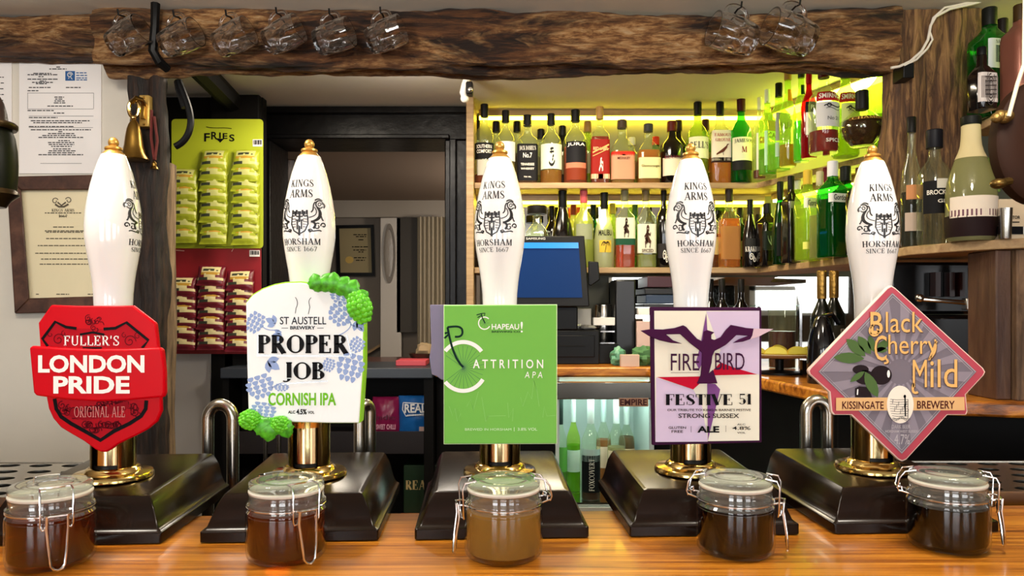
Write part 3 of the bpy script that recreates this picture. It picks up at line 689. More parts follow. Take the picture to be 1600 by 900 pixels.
for k in range(13):   # crest of a beast above the name
    curl.append(brush(c3(spiral(478+random.uniform(0, 85), 160+random.uniform(0, 85), random.uniform(14, 26), 4, random.uniform(0, 360), random.uniform(380, 600), 14)), 1.3))
flat(clip, 'shield_panel', mp, [poly(c3([(308, 622), (318, 680), (345, 724), (400, 762), (480, 806), (566, 856), (640, 806), (730, 762), (795, 720), (820, 680), (824, 632)])), poly(c3([(270, 328), (240, 286), (312, 190), (372, 220), (432, 228), (583, 231), (650, 226), (712, 194), (835, 294), (800, 338)]))], .00015, pm('cherry_print_red', '#a80c1c', .4, spec=.08))
flat(clip, 'scrollwork', mp, curl, .0003, pm('oxblood_print', '#5f0a16', .4, spec=.05))
flat(clip, 'ribbon', mp, [brush(c3([(395, 700), (470, 722), (560, 712), (640, 680), (725, 655)]), 12)], .0005, redd)
flat(clip, 'maker_lettering', mp, [S_("FULLER'S", 362/3.6, 450+268/3.6, 672/3.6, 450+326/3.6, T=.15, t=.09, sw=.09)], .0008, white_ink)
flat(clip, 'ribbon_lettering', mp, [S_('ORIGINAL ALE', 420/3.6, 450+664/3.6, 705/3.6, 450+728/3.6, T=.13, t=.07, shear=0)], .0010, pm('rose_print', '#d98a86', .4, spec=.05))
# raised curved band
bandpts = [(53.5, 542), (58, 540), (100, 543), (150, 545), (205, 544.5), (254, 542.5), (259, 545), (262.5, 580), (263, 612), (260, 620.5), (255, 619.5), (205, 624), (160, 626), (110, 623), (64, 617), (60, 612), (57, 580)]
band = plate(clip, 'name_band', mp, bandpts, .0001, .009, red, .0022)
flat(clip, 'name_lettering', mp, [T_('LONDON', 245/3.6, 450+374/3.6, 836/3.6, 450+473/3.6, .035), T_('PRIDE', 330/3.6, 450+492/3.6, 754/3.6, 450+588/3.6, .035)], .0094, white_ink)

# clip 2: white board with a rounded top, green edge and hops
d, mp = clip_frame(1); R = pumps[1]
lime = pm('lime_edge', '#8fd032', .35, spec=.05); hopg = pm('hop_green', '#62c41e', .4, vary=.35, vscale=90)
c2 = lambda pts: [(350+x/3.334, 420+y/3.334) for x, y in pts]
top = [(118, 170)]+[(118+(722-118)*k/16, 170-105*math.sin(PI*min(1, (k/16)*1.0))**.75*(1 if k < 16 else 0)) for k in range(1, 16)]
top = [(114, 178), (150, 138), (200, 108), (260, 86), (320, 75), (400, 72), (470, 82), (540, 100), (610, 128), (660, 155)]
board2 = top+[(690, 200), (722, 240), (722, 500), (702, 803), (560, 803), (300, 797), (128, 793), (120, 500)]
clip = plate(R, 'pump_clip', mp, c2(board2), -.016, 0, pm('white_clip_face', '#f2f8f8', .5, spec=.05), .0012)
edge = [(x+(6 if x > 400 else -3), y-7 if y < 300 else y+3) for x, y in board2]
plate(clip, 'green_edge', mp, c2(edge), -.022, -.002, lime, .0015)
def hop(cx, cy, w, h, ang=0):
    """hop cone: rows of pointed scales with pale gaps"""
    o = []; rows = 5; ca, sa = math.cos(ang), math.sin(ang)
    for r in range(rows):
        t = r/(rows-1); ww = w*(.55+.85*math.sin(PI*(.18+.72*t)))*.5; n = 3 if r in (0, 4) else 4
        for k in range(n):
            u = -ww+2*ww*(k+.5)/n; y = -h/2+h*.92*t; s = 2*ww/n*.46; q = h/rows*.62
            pts = [(u-s, y-q*.4), (u-s*.8, y-q*.9), (u, y-q*1.0), (u+s*.8, y-q*.9), (u+s, y-q*.4), (u+s*.6, y+q*.5), (u, y+q), (u-s*.6, y+q*.5)]
            o.append(poly([(cx+x*ca-yy*sa, cy+x*sa+yy*ca) for x, yy in pts]))
    return o
def leaf(cx, cy, r, ang):
    o = []
    for k in (-1, 0, 1):
        a = ang+k*.8; L = r*(1 if k == 0 else .8)
        pts = [(cx, cy)]+[(cx+L*t*math.cos(a)-L*.28*math.sin(PI*t)*math.sin(a)*sg, cy+L*t*math.sin(a)+L*.28*math.sin(PI*t)*math.cos(a)*sg) for sg, ts in ((1, (.25, .5, .75, 1)), (-1, (.75, .5, .25))) for t in ts]
        o.append(poly(pts))
    return o
art = []
for cx, cy, w, h, a in ((160, 285, 70, 95, .5), (600, 245, 100, 92, .7), (610, 150, 90, 60, .2), (655, 520, 110, 130, .25), (190, 620, 110, 105, -.3), (205, 745, 100, 80, .1), (690, 400, 60, 70, .6), (545, 505, 50, 60, .3), (300, 620, 60, 34, 0)):
    art += hop(cx, cy, w, h, a)
for cx, cy, r, a in ((270, 285, 60, 3.6), (225, 480, 80, .6), (690, 270, 70, 1.0), (300, 340, 55, 2.9)): art += leaf(cx, cy, r, a)
for pts in (bez((200, 300), (230, 330), (260, 310), (300, 330)), bez((640, 260), (690, 290), (640, 330), (600, 345)), bez((250, 620), (280, 600), (300, 590), (330, 600)), bez((660, 290), (700, 310), (715, 300), (718, 320))): art.append(brush(pts, 5))
flat(clip, 'hop_pattern', mp, [(c2(v), f) for v, f in art], .0002, pm('pale_blue_print', '#92a9d6', .45, spec=.05))
flat(clip, 'maker_lettering', mp, [(c2(v), f) for v, f in (T_('ST AUSTELL', 292, 250, 533, 290, .008), T_('BREWERY', 345, 298, 476, 316, .03), brush([(300, 309), (335, 309)], 3), brush([(486, 309), (520, 309)], 3),
     brush(bez((372, 148), (388, 170), (384, 190), (376, 205), 8)+[(372, 232)], 3), brush(bez((455, 150), (436, 165), (444, 180), (448, 200), 8)+[(440, 236)], 3))], .0006, pm('navy_print', '#20242e', .4, spec=.05))
silver = pm('silver_rim', '#b9bfc4', .25, metal=.8)
pj = [S_('PROPER', 180, 344, 648, 446, T=.25, t=.08, sp=.10, sw=.15), S_('JOB', 306, 486, 525, 590, T=.24, t=.075, sp=.09, sw=.15)]
pj_rim = [brush([(172, 452), (660, 455)], 5), brush([(176, 342), (176, 452)], 5), brush([(640, 345), (665, 455)], 5), brush([(300, 600), (540, 585)], 5)]
flat(clip, 'silver_rim', mp, [(c2(v), f) for v, f in pj_rim], .0008, silver)
flat(clip, 'name_lettering', mp, [(c2(v), f) for v, f in pj], .0014, black_ink)
flat(clip, 'style_lettering', mp, [(c2(v), f) for v, f in (T_('CORNISH IPA', 232, 645, 584, 712, .022),)], .0010, pm('leaf_green_print', '#6dbb1e', .4, spec=.05))
flat(clip, 'strength_lettering', mp, [(c2(v), f) for v, f in (T_('ALC', 335, 738, 372, 754, .03), T_('4.5%', 378, 730, 432, 758, .035), T_('VOL', 438, 740, 472, 755, .03))], .0012, black_ink)
def hop_cone(name, px, py, rx, ry, ang=0.0):
    mb = MB(); c = Vector(mp(.004)(px, py)); s = d/F; ca, sa = math.cos(ang), math.sin(ang)
    for r in range(7):
        t = r/6; rr = math.sin(PI*(.14+.72*t)); n = max(4, int(11*rr))
        for k in range(n):
            a = 2*PI*(k+.5*(r % 2))/n; lx, ly, lz = rx*s*rr*.78*math.cos(a), rx*s*rr*.6*math.sin(a), ry*s*(1-2*t)*.82
            mb.sphere((c.x+lx*ca-lz*sa, c.y+ly, c.z+lx*sa+lz*ca), rx*s*.30, rx*s*.24, ry*s*.24, 8, 6)
    mb.sphere(c, rx*s*.82, rx*s*.6, ry*s*.86); return mb.build(name, hopg, clip)
def hop_leaf(name, px, py, r, ang, bend=.004):
    mb = MB(); n = 10; v = []
    for i in range(n+1):
        t = i/n; w = .42*math.sin(PI*min(1, t*.93+.05))**.8*(1+.14*math.sin(t*24))*r; a = ang
        row = []
        for u in (-1, -.5, 0, .5, 1):
            x = px+r*t*math.cos(a)-u*w*math.sin(a); y = py-r*t*math.sin(a)-u*w*math.cos(a)
            row.append(Vector(mp(.003+.004*math.sin(PI*t)-.003*u*u+.001*abs(u))(x, y)))
        v.append(row)
    loops = [[p for p in row]+[p+Vector((0, .0012, 0)) for p in reversed(row)] for row in v]
    mb.loft(loops); return mb.build(name, pm('hop_leaf_green', '#4fae22', .4, vary=.55, vscale=170), clip, sharp=60)
for a in ((500, 456, 30, 1.9), (506, 456, 31, 1.25), (520, 458, 33, 1.5), (528, 461, 33, 1.05), (543, 468, 34, 1.15), (550, 472, 30, .55)): hop_leaf('hop_leaf', *a)
hop_cone('hop_cone', 563, 480, 19, 25, .35)
hop_cone('hop_cone', 392, 655, 17, 15, .5); hop_cone('hop_cone', 440, 662, 14, 13, 1.0)
for a in ((402, 652, 36, -.9), (412, 652, 36, -1.3), (424, 652, 38, -1.7), (440, 652, 34, -1.2)): hop_leaf('hop_leaf', *a)

# clip 3: green square board with a bicycle wheel, and the lilac board behind it
d, mp = clip_frame(2); R = pumps[2]
clip = plate(R, 'pump_clip', mp, [(694, 477.5), (869.5, 476.5), (869.5, 693), (694, 693.5)], -.006, 0, pm('bright_green_face', '#73b64f', .5, spec=.05), .0008)
plate(clip, 'pale_edge', mp, [(693, 476.3), (870.7, 475.5), (870.7, 694), (693, 694.6)], -.008, -.0012, pm('pale_green_edge', '#cfe6b8', .4, spec=.05), .0005)
lil = [(670, 476), (700, 476), (700, 596), (688, 595), (680, 589), (673, 587), (671, 575), (669, 560), (672, 540)]
bp = plate(R, 'backing_board', mp, lil, -.017, -.012, pm('lilac_board', '#7d7890', .5, spec=.05), .0008); bp['label'] = 'thin lilac board with a wavy edge'
k3 = lambda pts: [(640+x/3.46, 450+y/3.46) for x, y in pts]
wheel = [brush(k3(arc2(290, 424, 125, 132, 38, 141, 30)), 6.2), brush(k3(arc2(290, 424, 125, 132, 219, 328, 30)), 6.2), brush(k3(arc2(405, 190, 32, 33, 45, 330, 22)), 1.7)]
flat(clip, 'wheel_rim', mp, wheel, .0004, white_ink)
sp = []
for k in range(26):
    a = 2*PI*k/26+.1
    x, y = 290+112*math.cos(a), 430+118*math.sin(a)
    if x > 192: sp.append(brush(k3([(290, 430), (x, y)]), .55))
for k in range(8): a = 2*PI*k/8; sp.append(brush(k3([(405, 190), (405+26*math.cos(a), 190+26*math.sin(a))]), .3))
flat(clip, 'wheel_spokes', mp, sp, .0003, pm('spoke_green', '#2f6a3a', .4))
fk = [brush(k3(bez((205, 212), (222, 300), (240, 380), (290, 428))), 3.4), brush(k3(bez((205, 212), (250, 206), (270, 205), (283, 222))+bez((283, 222), (292, 250), (280, 268), (245, 263))), 3.2), brush(k3([(190, 245), (212, 240)]), 3), brush(k3([(188, 272), (212, 250)]), 3),
      brush(k3([(388, 140), (395, 165), (408, 190)]), 1.6), brush(k3([(362, 146), (390, 138), (408, 136), (404, 150)]), 1.5), brush(k3([(368, 160), (392, 146)]), 1.4)]
flat(clip, 'fork_and_handlebar', mp, fk, .0006, pm('bottle_green_print', '#0f2a24', .4, spec=.05))
flat(clip, 'maker_lettering', mp, [(k3(v), f) for v, f in (T_('HAPEAU', 444, 194, 592, 224, .012), T_('!', 600, 182, 612, 240, .0))], .0008, white_ink)
flat(clip, 'small_lettering', mp, [(k3(v), f) for v, f in (T_('BREWING CO', 444, 231, 600, 241, .02),)], .0008, pm('bottle_green_print', '#0f2a24', .4, spec=.05))
flat(clip, 'name_lettering', mp, [(k3(v), f) for v, f in (T_('A T T R I T I O N', 343, 386, 722, 434, .012), T_('A P A', 622, 452, 718, 486, -.004, shear=.1))], .0010, white_ink)
flat(clip, 'strength_lettering', mp, [(k3(v), f) for v, f in (T_('BREWED IN HORSHAM', 300, 757, 550, 770, .0), T_('|', 564, 752, 567, 774), T_('3.8% VOL', 584, 755, 690, 770, .01))], .0010, pm('pale_print', '#cfe8c0', .4, spec=.05))
sk = []
for pts in ([(214, 640), (232, 690), (246, 650), (258, 720), (276, 680)], [(310, 640), (330, 600), (345, 660), (372, 560)], [(390, 590), (412, 722), (424, 692), (520, 690)], [(530, 620), (536, 700), (560, 650), (556, 720)], [(600, 590), (612, 640), (640, 560), (660, 600), (672, 500), (690, 560), (700, 640)], [(720, 700), (728, 640), (742, 692), (790, 688)]): sk.append(brush(k3(pts), .5))
flat(clip, 'scratched_skyline', mp, sk, .0005, pm('pale_line', '#93c877', .4, spec=.05))

# clip 4: cream and lilac board with a purple bird
d, mp = clip_frame(3); R = pumps[3]
k4 = lambda pts: [(1000+x/3.75, 460+y/3.75) for x, y in pts]
plum = pm('plum_print', '#3a1636', .35, spec=.05); cream = pm('cream_clip_face', '#e6e2d0', .5, spec=.05); lilac = pm('lilac_print', '#cdbcd6', .4, spec=.05); viol = pm('violet_print', '#7a4a86', .4, spec=.05); crim = pm('crimson_print', '#b80f2e', .4, spec=.05)
clip = plate(R, 'pump_clip', mp, k4([(60, 74), (712, 76), (714, 868), (72, 884)]), -.006, 0, plum, .0008)
plate(clip, 'face', mp, k4([(83, 96), (698, 96), (698, 855), (90, 864)]), .0001, .0006, cream, 0)
flat(clip, 'lilac_fields', mp, [poly(k4(p)) for p in ([(388, 100), (698, 96), (698, 470), (560, 440), (470, 400)], [(94, 486), (310, 556), (360, 640), (396, 862), (90, 864)])], .0009, lilac)
flat(clip, 'cream_ray', mp, [poly(k4([(390, 110), (470, 330), (400, 470)]))], .0011, cream)
flat(clip, 'violet_ray', mp, [poly(k4(p)) for p in ([(386, 112), (352, 300), (325, 400), (345, 440), (400, 330)], [(392, 520), (440, 524), (468, 556), (396, 856)])], .0013, viol)
flat(clip, 'crimson_fields', mp, [poly(k4(p)) for p in ([(98, 484), (350, 480), (350, 520), (310, 556)], [(430, 440), (470, 398), (560, 432), (684, 468), (420, 474)])], .0015, crim)
birdp = k4([(0, 212), (60, 203), (130, 205), (200, 196), (250, 180), (268, 190), (300, 226), (330, 258), (360, 274), (366, 262), (370, 216), (390, 208), (432, 222), (414, 236), (414, 260), (432, 266), (468, 250), (500, 206), (528, 178), (560, 184), (620, 196), (690, 202), (775, 202), (740, 220), (690, 246), (640, 262), (600, 276), (540, 284), (575, 262), (630, 242), (560, 238), (535, 262), (500, 294), (462, 316), (434, 330), (420, 360), (416, 400), (400, 462), (424, 440), (450, 520), (330, 522), (352, 470), (358, 400), (360, 340), (330, 316), (286, 282), (232, 232), (150, 234), (190, 268), (244, 288), (180, 284), (110, 268), (50, 244)])
plate(clip, 'bird', mp, birdp, .0016, .0034, pm('plum_bird', '#3f143a', .5, spec=.05), .0006)
# one wing tip has its own paler foil
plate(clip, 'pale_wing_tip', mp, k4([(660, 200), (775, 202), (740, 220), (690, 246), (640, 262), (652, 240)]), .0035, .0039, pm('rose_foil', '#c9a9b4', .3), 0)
flat(clip, 'name_lettering', mp, [(k4(v), f) for v, f in (T_('FIRE', 176, 346, 342, 444, .0), T_('BIRD', 434, 342, 606, 440, .0))], .0042, plum)
flat(clip, 'small_line', mp, [brush(k4([(176, 457), (340, 456)]), .5)], .0042, plum)
flat(clip, 'beer_lettering', mp, [(k4(v), f) for v, f in (S_('FESTIVE', 146, 580, 534, 648, T=.24, t=.05, sp=.05), S_('51', 572, 580, 644, 642, T=.24, t=.05, sp=.08))], .0046, black_ink)
flat(clip, 'caption_lettering', mp, [(k4(v), f) for v, f in (T_("OUR TRIBUTE TO KING & BARNE'S FESTIVE", 155, 667, 642, 681, .01), T_('STRONG SUSSEX', 220, 695, 574, 721, .012), T_('GLUTEN', 162, 770, 264, 784, .012), T_('FREE', 180, 792, 246, 807, .012), T_('ALE', 330, 768, 458, 806, .04), T_('ALC', 562, 753, 610, 763, .01), T_('4.8%', 534, 770, 640, 790, .012), T_('VOL', 562, 802, 612, 812, .01), brush([(294, 768), (294, 804)], 2.2), brush([(496, 765), (496, 802)], 2.2))], .0046, black_ink)

# clip 5: diamond board
d, mp = clip_frame(4); R = pumps[4]
k5 = lambda pts: [(1250+x/3, 430+y/3) for x, y in pts]
rose = pm('rose_red_border', '#b23a4c', .4, coat=.2); pale = pm('pale_pink_edge', '#e6cdbf', .45, spec=.05); slate = pm('slate_print', '#77707a', .45, spec=.05); slate2 = pm('slate_ray_print', '#8f8792', .45, spec=.05); tan = pm('tan_lettering', '#e7b66f', .4, spec=.05); ribbon = pm('ribbon_print', '#ddb27c', .45, spec=.05)
dia = [(428, 48), (448, 60), (860, 436), (870, 454), (862, 470), (778, 560), (786, 640), (780, 655), (692, 655), (498, 866), (480, 874), (462, 866), (240, 655), (158, 655), (146, 640), (138, 548), (42, 462), (38, 448), (46, 436), (410, 58)]
def shrink(pts, k, cx=455, cy=452): return [(cx+(x-cx)*k, cy+(y-cy)*k) for x, y in pts]
clip = plate(R, 'pump_clip', mp, k5(dia), -.006, 0, pale, .0008)
flat(clip, 'red_border', mp, [poly(k5(shrink(dia, .982)))], .0002, rose)
ind = [(432, 82), (826, 452), (690, 600), (476, 838), (262, 625), (85, 452)]
flat(clip, 'grey_field', mp, [poly(k5(ind))], .0005, slate)
rays = []
def inside(p, q):
    """clip the ray polygon to the diamond by scaling its far end"""
    return p
def edge_hit(a):
    best = 1e9; ox, oy = 468, 452
    for (x1, y1), (x2, y2) in zip(ind, ind[1:]+ind[:1]):
        dx, dy = math.cos(a), math.sin(a); ex, ey = x2-x1, y2-y1; den = dx*ey-dy*ex
        if abs(den) < 1e-9: continue
        t = ((x1-ox)*ey-(y1-oy)*ex)/den; u = ((x1-ox)*dy-(y1-oy)*dx)/den
        if t > 0 and -1e-6 <= u <= 1+1e-6: best = min(best, t)
    return best
for k in range(20):
    a = 2*PI*k/20; b = a+PI/20
    pa, pb = edge_hit(a)*.97, edge_hit(b)*.97
    rays.append(poly(k5([(468+60*math.cos(a), 452+60*math.sin(a)), (468+pa*math.cos(a), 452+pa*math.sin(a)), (468+pb*math.cos(b), 452+pb*math.sin(b)), (468+60*math.cos(b), 452+60*math.sin(b))])))
flat(clip, 'sun_rays', mp, rays, .0007, slate2)
flat(clip, 'grey_outline', mp, [brush(k5(shrink(ind, .985)+[shrink(ind, .985)[0]]), 1.1), brush(k5(shrink(ind, .95)+[shrink(ind, .95)[0]]), .6)], .0009, pm('pale_grey_line', '#b7b0b4', .4, spec=.05))
fol = pm('leaf_print', '#4f6a3c', .45, spec=.05)
def lf(x0, y0, x1, y1, w):
    dx, dy = x1-x0, y1-y0; L = math.hypot(dx, dy); nx, ny = -dy/L, dx/L
    return poly(k5([(x0+dx*t+nx*w*math.sin(PI*t)**.8*s, y0+dy*t+ny*w*math.sin(PI*t)**.8*s) for s, ts in ((1, (0, .15, .3, .5, .7, .85, 1)), (-1, (.85, .7, .5, .3, .15))) for t in ts]))
flat(clip, 'leaves', mp, [lf(300, 390, 155, 385, 26), lf(305, 380, 215, 298, 26), lf(330, 370, 270, 285, 24), lf(345, 360, 322, 282, 18), lf(350, 360, 420, 300, 20), lf(350, 350, 410, 350, 14)], .0011, fol)
dk = pm('cherry_print', '#261d20', .35, spec=.05)
flat(clip, 'cherries', mp, [poly(k5(arc2(378, 468, 50, 45, 0, 360, 28)[:-1])), poly(k5(arc2(282, 442, 38, 22, 0, 360, 20)[:-1])), poly(k5(arc2(300, 478, 45, 34, 0, 360, 24)[:-1])), poly(k5([(256, 572), (256, 530), (275, 520), (318, 524), (336, 572)]))], .0013, dk)
flat(clip, 'front_leaves', mp, [lf(302, 452, 362, 572, 26), lf(300, 450, 232, 500, 14)], .0015, fol)
flat(clip, 'highlights', mp, [poly(k5(arc2(412, 462, 7, 18, 0, 360, 14)[:-1])), brush(k5([(268, 534), (266, 560)]), 2)], .0015, white_ink)
vf = [T_('B', 326, 172, 384, 276, .01), T_('lack', 398, 172, 572, 268, .0), T_('C', 345, 282, 402, 400, .0), T_('herry', 410, 278, 640, 398, .0), T_('M', 524, 396, 590, 524, .0), T_('ild', 606, 394, 732, 524, .0), brush(spiral(348, 262, 30, 12, 100, 420), 9), brush(bez((392, 385), (410, 400), (416, 410), (390, 412)), 9), brush(bez((530, 505), (516, 540), (528, 560), (548, 546)), 11), brush(bez((628, 300), (640, 350), (620, 380), (598, 392)), 9)]
shv = lambda p: p
flat(clip, 'name_shadow', mp, [(k5([(x+4, y+5) for x, y in v]), f) for v, f in vf], .0017, pm('shadow_print', '#5d4a45', .45, spec=.05))
flat(clip, 'name_lettering', mp, [(k5(v), f) for v, f in vf], .0021, tan)
plate(clip, 'ribbon', mp, k5([(166, 574), (766, 570), (768, 632), (166, 634)]), .0016, .0019, ribbon, 0)
flat(clip, 'ribbon_lettering', mp, [(k5(v), f) for v, f in (T_('KISSINGATE', 194, 590, 388, 626, .012), T_('BREWERY', 544, 588, 720, 625, .012))], .0022, pm('maroon_print', '#4a1a1c', .4, spec=.05))
plate(clip, 'oval_badge', mp, k5(arc2(465, 605, 62, 88, 0, 360, 36)[:-1]), .0018, .0026, pm('badge_cream', '#efe6d6', .45), 0)
eng = []
for k in range(9):
    y = 580+k*11; w = 50*math.sqrt(max(0, 1-((y-605)/84)**2)); eng.append(brush(k5([(465-w, y), (450, y+3), (500, y+1)]), .6)); eng.append(brush(k5([(430+k*9, 580+(k*37) % 50), (428+k*9, 600+(k*37) % 50)]), .7))
eng.append(brush(k5([(486, 560), (488, 660)]), 2)); eng.append(brush(k5([(500, 580), (500, 668)]), .8)); eng.append(poly(k5(arc2(485, 567, 6, 8, 0, 360, 12)[:-1])))
for k in range(10): eng.append(brush(k5(spiral(432+k*8, 672+6*math.sin(k), 6, 2, 0, 380, 10)), .5))
flat(clip, 'badge_engraving', mp, eng, .0029, black_ink)
flat(clip, 'caption_lettering', mp, [(k5(v), f) for v, f in (T_('DARK BEER', 428, 700, 514, 718, .01), T_('HORSHAM WEST SUSSEX', 398, 725, 550, 737, .01), T_('4.7%', 440, 745, 512, 792, .0))], .0012, pm('pale_grey_line', '#b7b0b4', .4, spec=.05))
# small brass-rimmed plaque on the block of the last pump
px = ORG[R.name]; q = MB(); q.box(px.x+.002, px.x+.022, px.y+.0045, px.y+.0075, px.z+.016, px.z+.036); pl = q.build('plaque', brass_old, R)
q = MB(); q.box(px.x+.004, px.x+.020, px.y+.0035, px.y+.0047, px.z+.018, px.z+.034); q.build('plaque_face', black_plastic, pl)
q = MB(); put(q, T_('ANGRAM', 0, 0, 1, 1), lambda u, v: (px.x+.0055+.013*u, px.y+.0033, px.z+.029-.006*v)); q.build('plaque_lettering', white_ink, pl)

# ---------------------------------------------------------------- sample jars
jar_glass = thin_glass('jar_glass', (.97, .98, .97, 1), 1.0, .02)
neck_glass = thin_glass('jar_neck_glass', (.95, .97, .95, 1), 1.8, .03, .10, '#e4e6e0')
lid_glass = thin_glass('jar_lid_glass', (.90, .93, .90, 1), 1.3, .04, .15, '#dfe4de')
seal_m = pm('white_rubber_seal', '#cbc6ba', .5)
def beer_mat(name, col, cloud, deep):
    """clear coloured liquid with a cloudy share"""
    m, n, l = new_mat(name); n.remove(n['Principled BSDF'])
    rf = n.new('ShaderNodeBsdfRefraction'); rf.inputs[0].default_value = hx(deep); rf.inputs['IOR'].default_value = 1.12; rf.inputs['Roughness'].default_value = .02
    df = n.new('ShaderNodeBsdfDiffuse'); tl = n.new('ShaderNodeBsdfTranslucent'); df.inputs[0].default_value = hx(col); tl.inputs[0].default_value = hx(col)
    m1 = n.new('ShaderNodeMixShader'); l.new(df.outputs[0], m1.inputs[1]); l.new(tl.outputs[0], m1.inputs[2])
    m2 = n.new('ShaderNodeMixShader'); m2.inputs[0].default_value = cloud; l.new(rf.outputs[0], m2.inputs[1]); l.new(m1.outputs[0], m2.inputs[2])
    l.new(m2.outputs[0], n['Material Output'].inputs['Surface'])
    return m
def make_jar(x, y, rot, beer, level, label, lrot=180):
    root = thing('clip_top_jar', (x, y, 1.10), label, 'jar', 'clip-top sample jars on the bar')
    c = Vector((x, y, 1.10)); r = .0392
    outer = [(.012, .0006), (.032, .0006), (.0362, .0018), (.0385, .005), (r, .010), (r, .044), (.0386, .0485), (.0366, .0515), (.0372, .0535), (.0385, .0550), (.0385, .0565), (.0370, .0580), (.0362, .060), (.0362, .0655)]
    inner = [(.0342, .0655), (.0342, .058), (.0348, .050), (.0372, .045), (.0374, .010), (.036, .006), (.030, .0045), (.010, .0045)]
    g = MB(); g.lathe(outer[:7], 56, c, caps=False); g.lathe(inner[3:], 56, c, caps=False); g.mi = 1; g.lathe(outer[6:], 56, c, caps=False); g.lathe(inner[:4], 56, c, caps=False)
    g.loft([[(c.x+a*math.cos(t), c.y+a*math.sin(t), c.z+.0655) for t in [2*PI*i/56 for i in range(56)]] for a in (.0362, .0342)], False, False)
    g.build('glass_body', [jar_glass, neck_glass], root, sharp=50)
    lid = MB(); lid.lathe([(.0345, .0698), (.0362, .0712), (.0366, .0742), (.0362, .0762), (.0348, .0776), (.032, .0782), (.027, .0779), (.022, .0772), (.0205, .0768), (.019, .0773), (.010, .0777), (.0002, .0778)], 56, c)
    lid.build('glass_lid', lid_glass, root, sharp=50)
    ls = MB(); ls.lathe([(.0325, .0658), (.0358, .0662), (.0366, .0675), (.0366, .0685), (.0358, .0694), (.0325, .0696)], 56, c); ls.build('rubber_seal', seal_m, root)
    be = MB(); be.lathe([(.0001, .0050), (.029, .0050), (.0355, .0068), (.0370, .011), (.0370, min(level, .0445)), (.0366, level)], 56, c); be.build('beer', beer, root, sharp=50)
    M = Matrix.Translation(c) @ Matrix.Rotation(rot, 4, 'Z')
    w = MB(M); w.tube([(.0378*math.cos(2*PI*i/48), .0378*math.sin(2*PI*i/48), .0535) for i in range(48)], .0009, 6, True)
    w.build('neck_wire', chrome, root)
    R9 = .0009
    cl = MB(M)   # swinging bail, hook and lever
    cl.tube([(.030, -.013, .0792), (.041, -.0135, .0775), (.0435, -.0135, .072), (.0425, -.013, .046), (.0418, -.0115, .0425), (.0440, -.0095, .0440), (.0445, -.0085, .049)], R9, 6)
    cl.tube([(.030, .013, .0792), (.041, .0135, .0775), (.0435, .0135, .072), (.0425, .013, .046), (.0418, .0115, .0425), (.0440, .0095, .0440), (.0445, .0085, .049)], R9, 6)
    cl.tube([(.030, -.013, .0792), (.0318, -.006, .0794), (.0318, .006, .0794), (.030, .013, .0792)], R9, 6)
    cl.tube([(.0375, -.012, .0545), (.043, -.0105, .056), (.0475, -.008, .0555), (.0475, .008, .0555), (.043, .0105, .056), (.0375, .012, .0545)], R9, 6)
    cl.build('wire_bail', chrome, root)
    lv = MB(M); lv.tube([(.0472, -.0085, .0565), (.0462, -.0088, .044), (.0490, -.0070, .024), (.0500, -.0055, .0105), (.0503, -.0030, .0072), (.0505, 0, .0062), (.0503, .0030, .0072), (.0500, .0055, .0105), (.0490, .0070, .024), (.0462, .0088, .044), (.0472, .0085, .0565)], .00125, 7)
    lv.build('wire_lever', chrome, root)
    M2 = Matrix.Translation(c) @ Matrix.Rotation(rot+math.radians(lrot), 4, 'Z'); hg = MB(M2)
    for s in (-1, 1):
        hg.tube([(.030, s*.010, .0792), (.0405, s*.0105, .077), (.0455, s*.0105, .070), (.0475, s*.010, .060), (.0462, s*.0095, .0555), (.0430, s*.009, .0565), (.0435, s*.0085, .0605), (.0455, s*.0080, .0595)], R9, 6)
        hg.tube([(.0372, s*.0125, .0545), (.042, s*.0105, .0555), (.0462, s*.0100, .0565)], R9, 6)
    hg.tube([(.030, -.010, .0792), (.0318, 0, .0794), (.030, .010, .0792)], R9, 6); hg.tube([(.0475, -.010, .060), (.0482, 0, .060), (.0475, .010, .060)], R9, 6)
    hg.build('wire_hinge', chrome, root)
    return root
make_jar(-.452, .722, math.radians(-52), beer_mat('chestnut_ale', '#7d3b14', .32, '#d98040'), .0495, 'clip-top jar of chestnut ale in front of the red shield clip, far left')
make_jar(-.226, .738, math.radians(-48), beer_mat('amber_ale', '#874215', .32, '#e08a44'), .0495, 'clip-top jar of amber ale in front of the white hop-trimmed clip')
make_jar(-.0085, .741, math.radians(192), beer_mat('hazy_golden_ale', '#bd944a', .66, '#f2d488'), .0500, 'clip-top jar of hazy golden ale in front of the green clip')
make_jar(.229, .755, math.radians(-22), beer_mat('ruby_ale', '#2c0c05', .3, '#7a2c14'), .0470, 'clip-top jar of dark ruby ale in front of the bird clip')
make_jar(.4555, .770, math.radians(-22), beer_mat('black_mild', '#030202', .5, '#0a0504'), .0450, 'clip-top jar of black mild in front of the diamond clip')

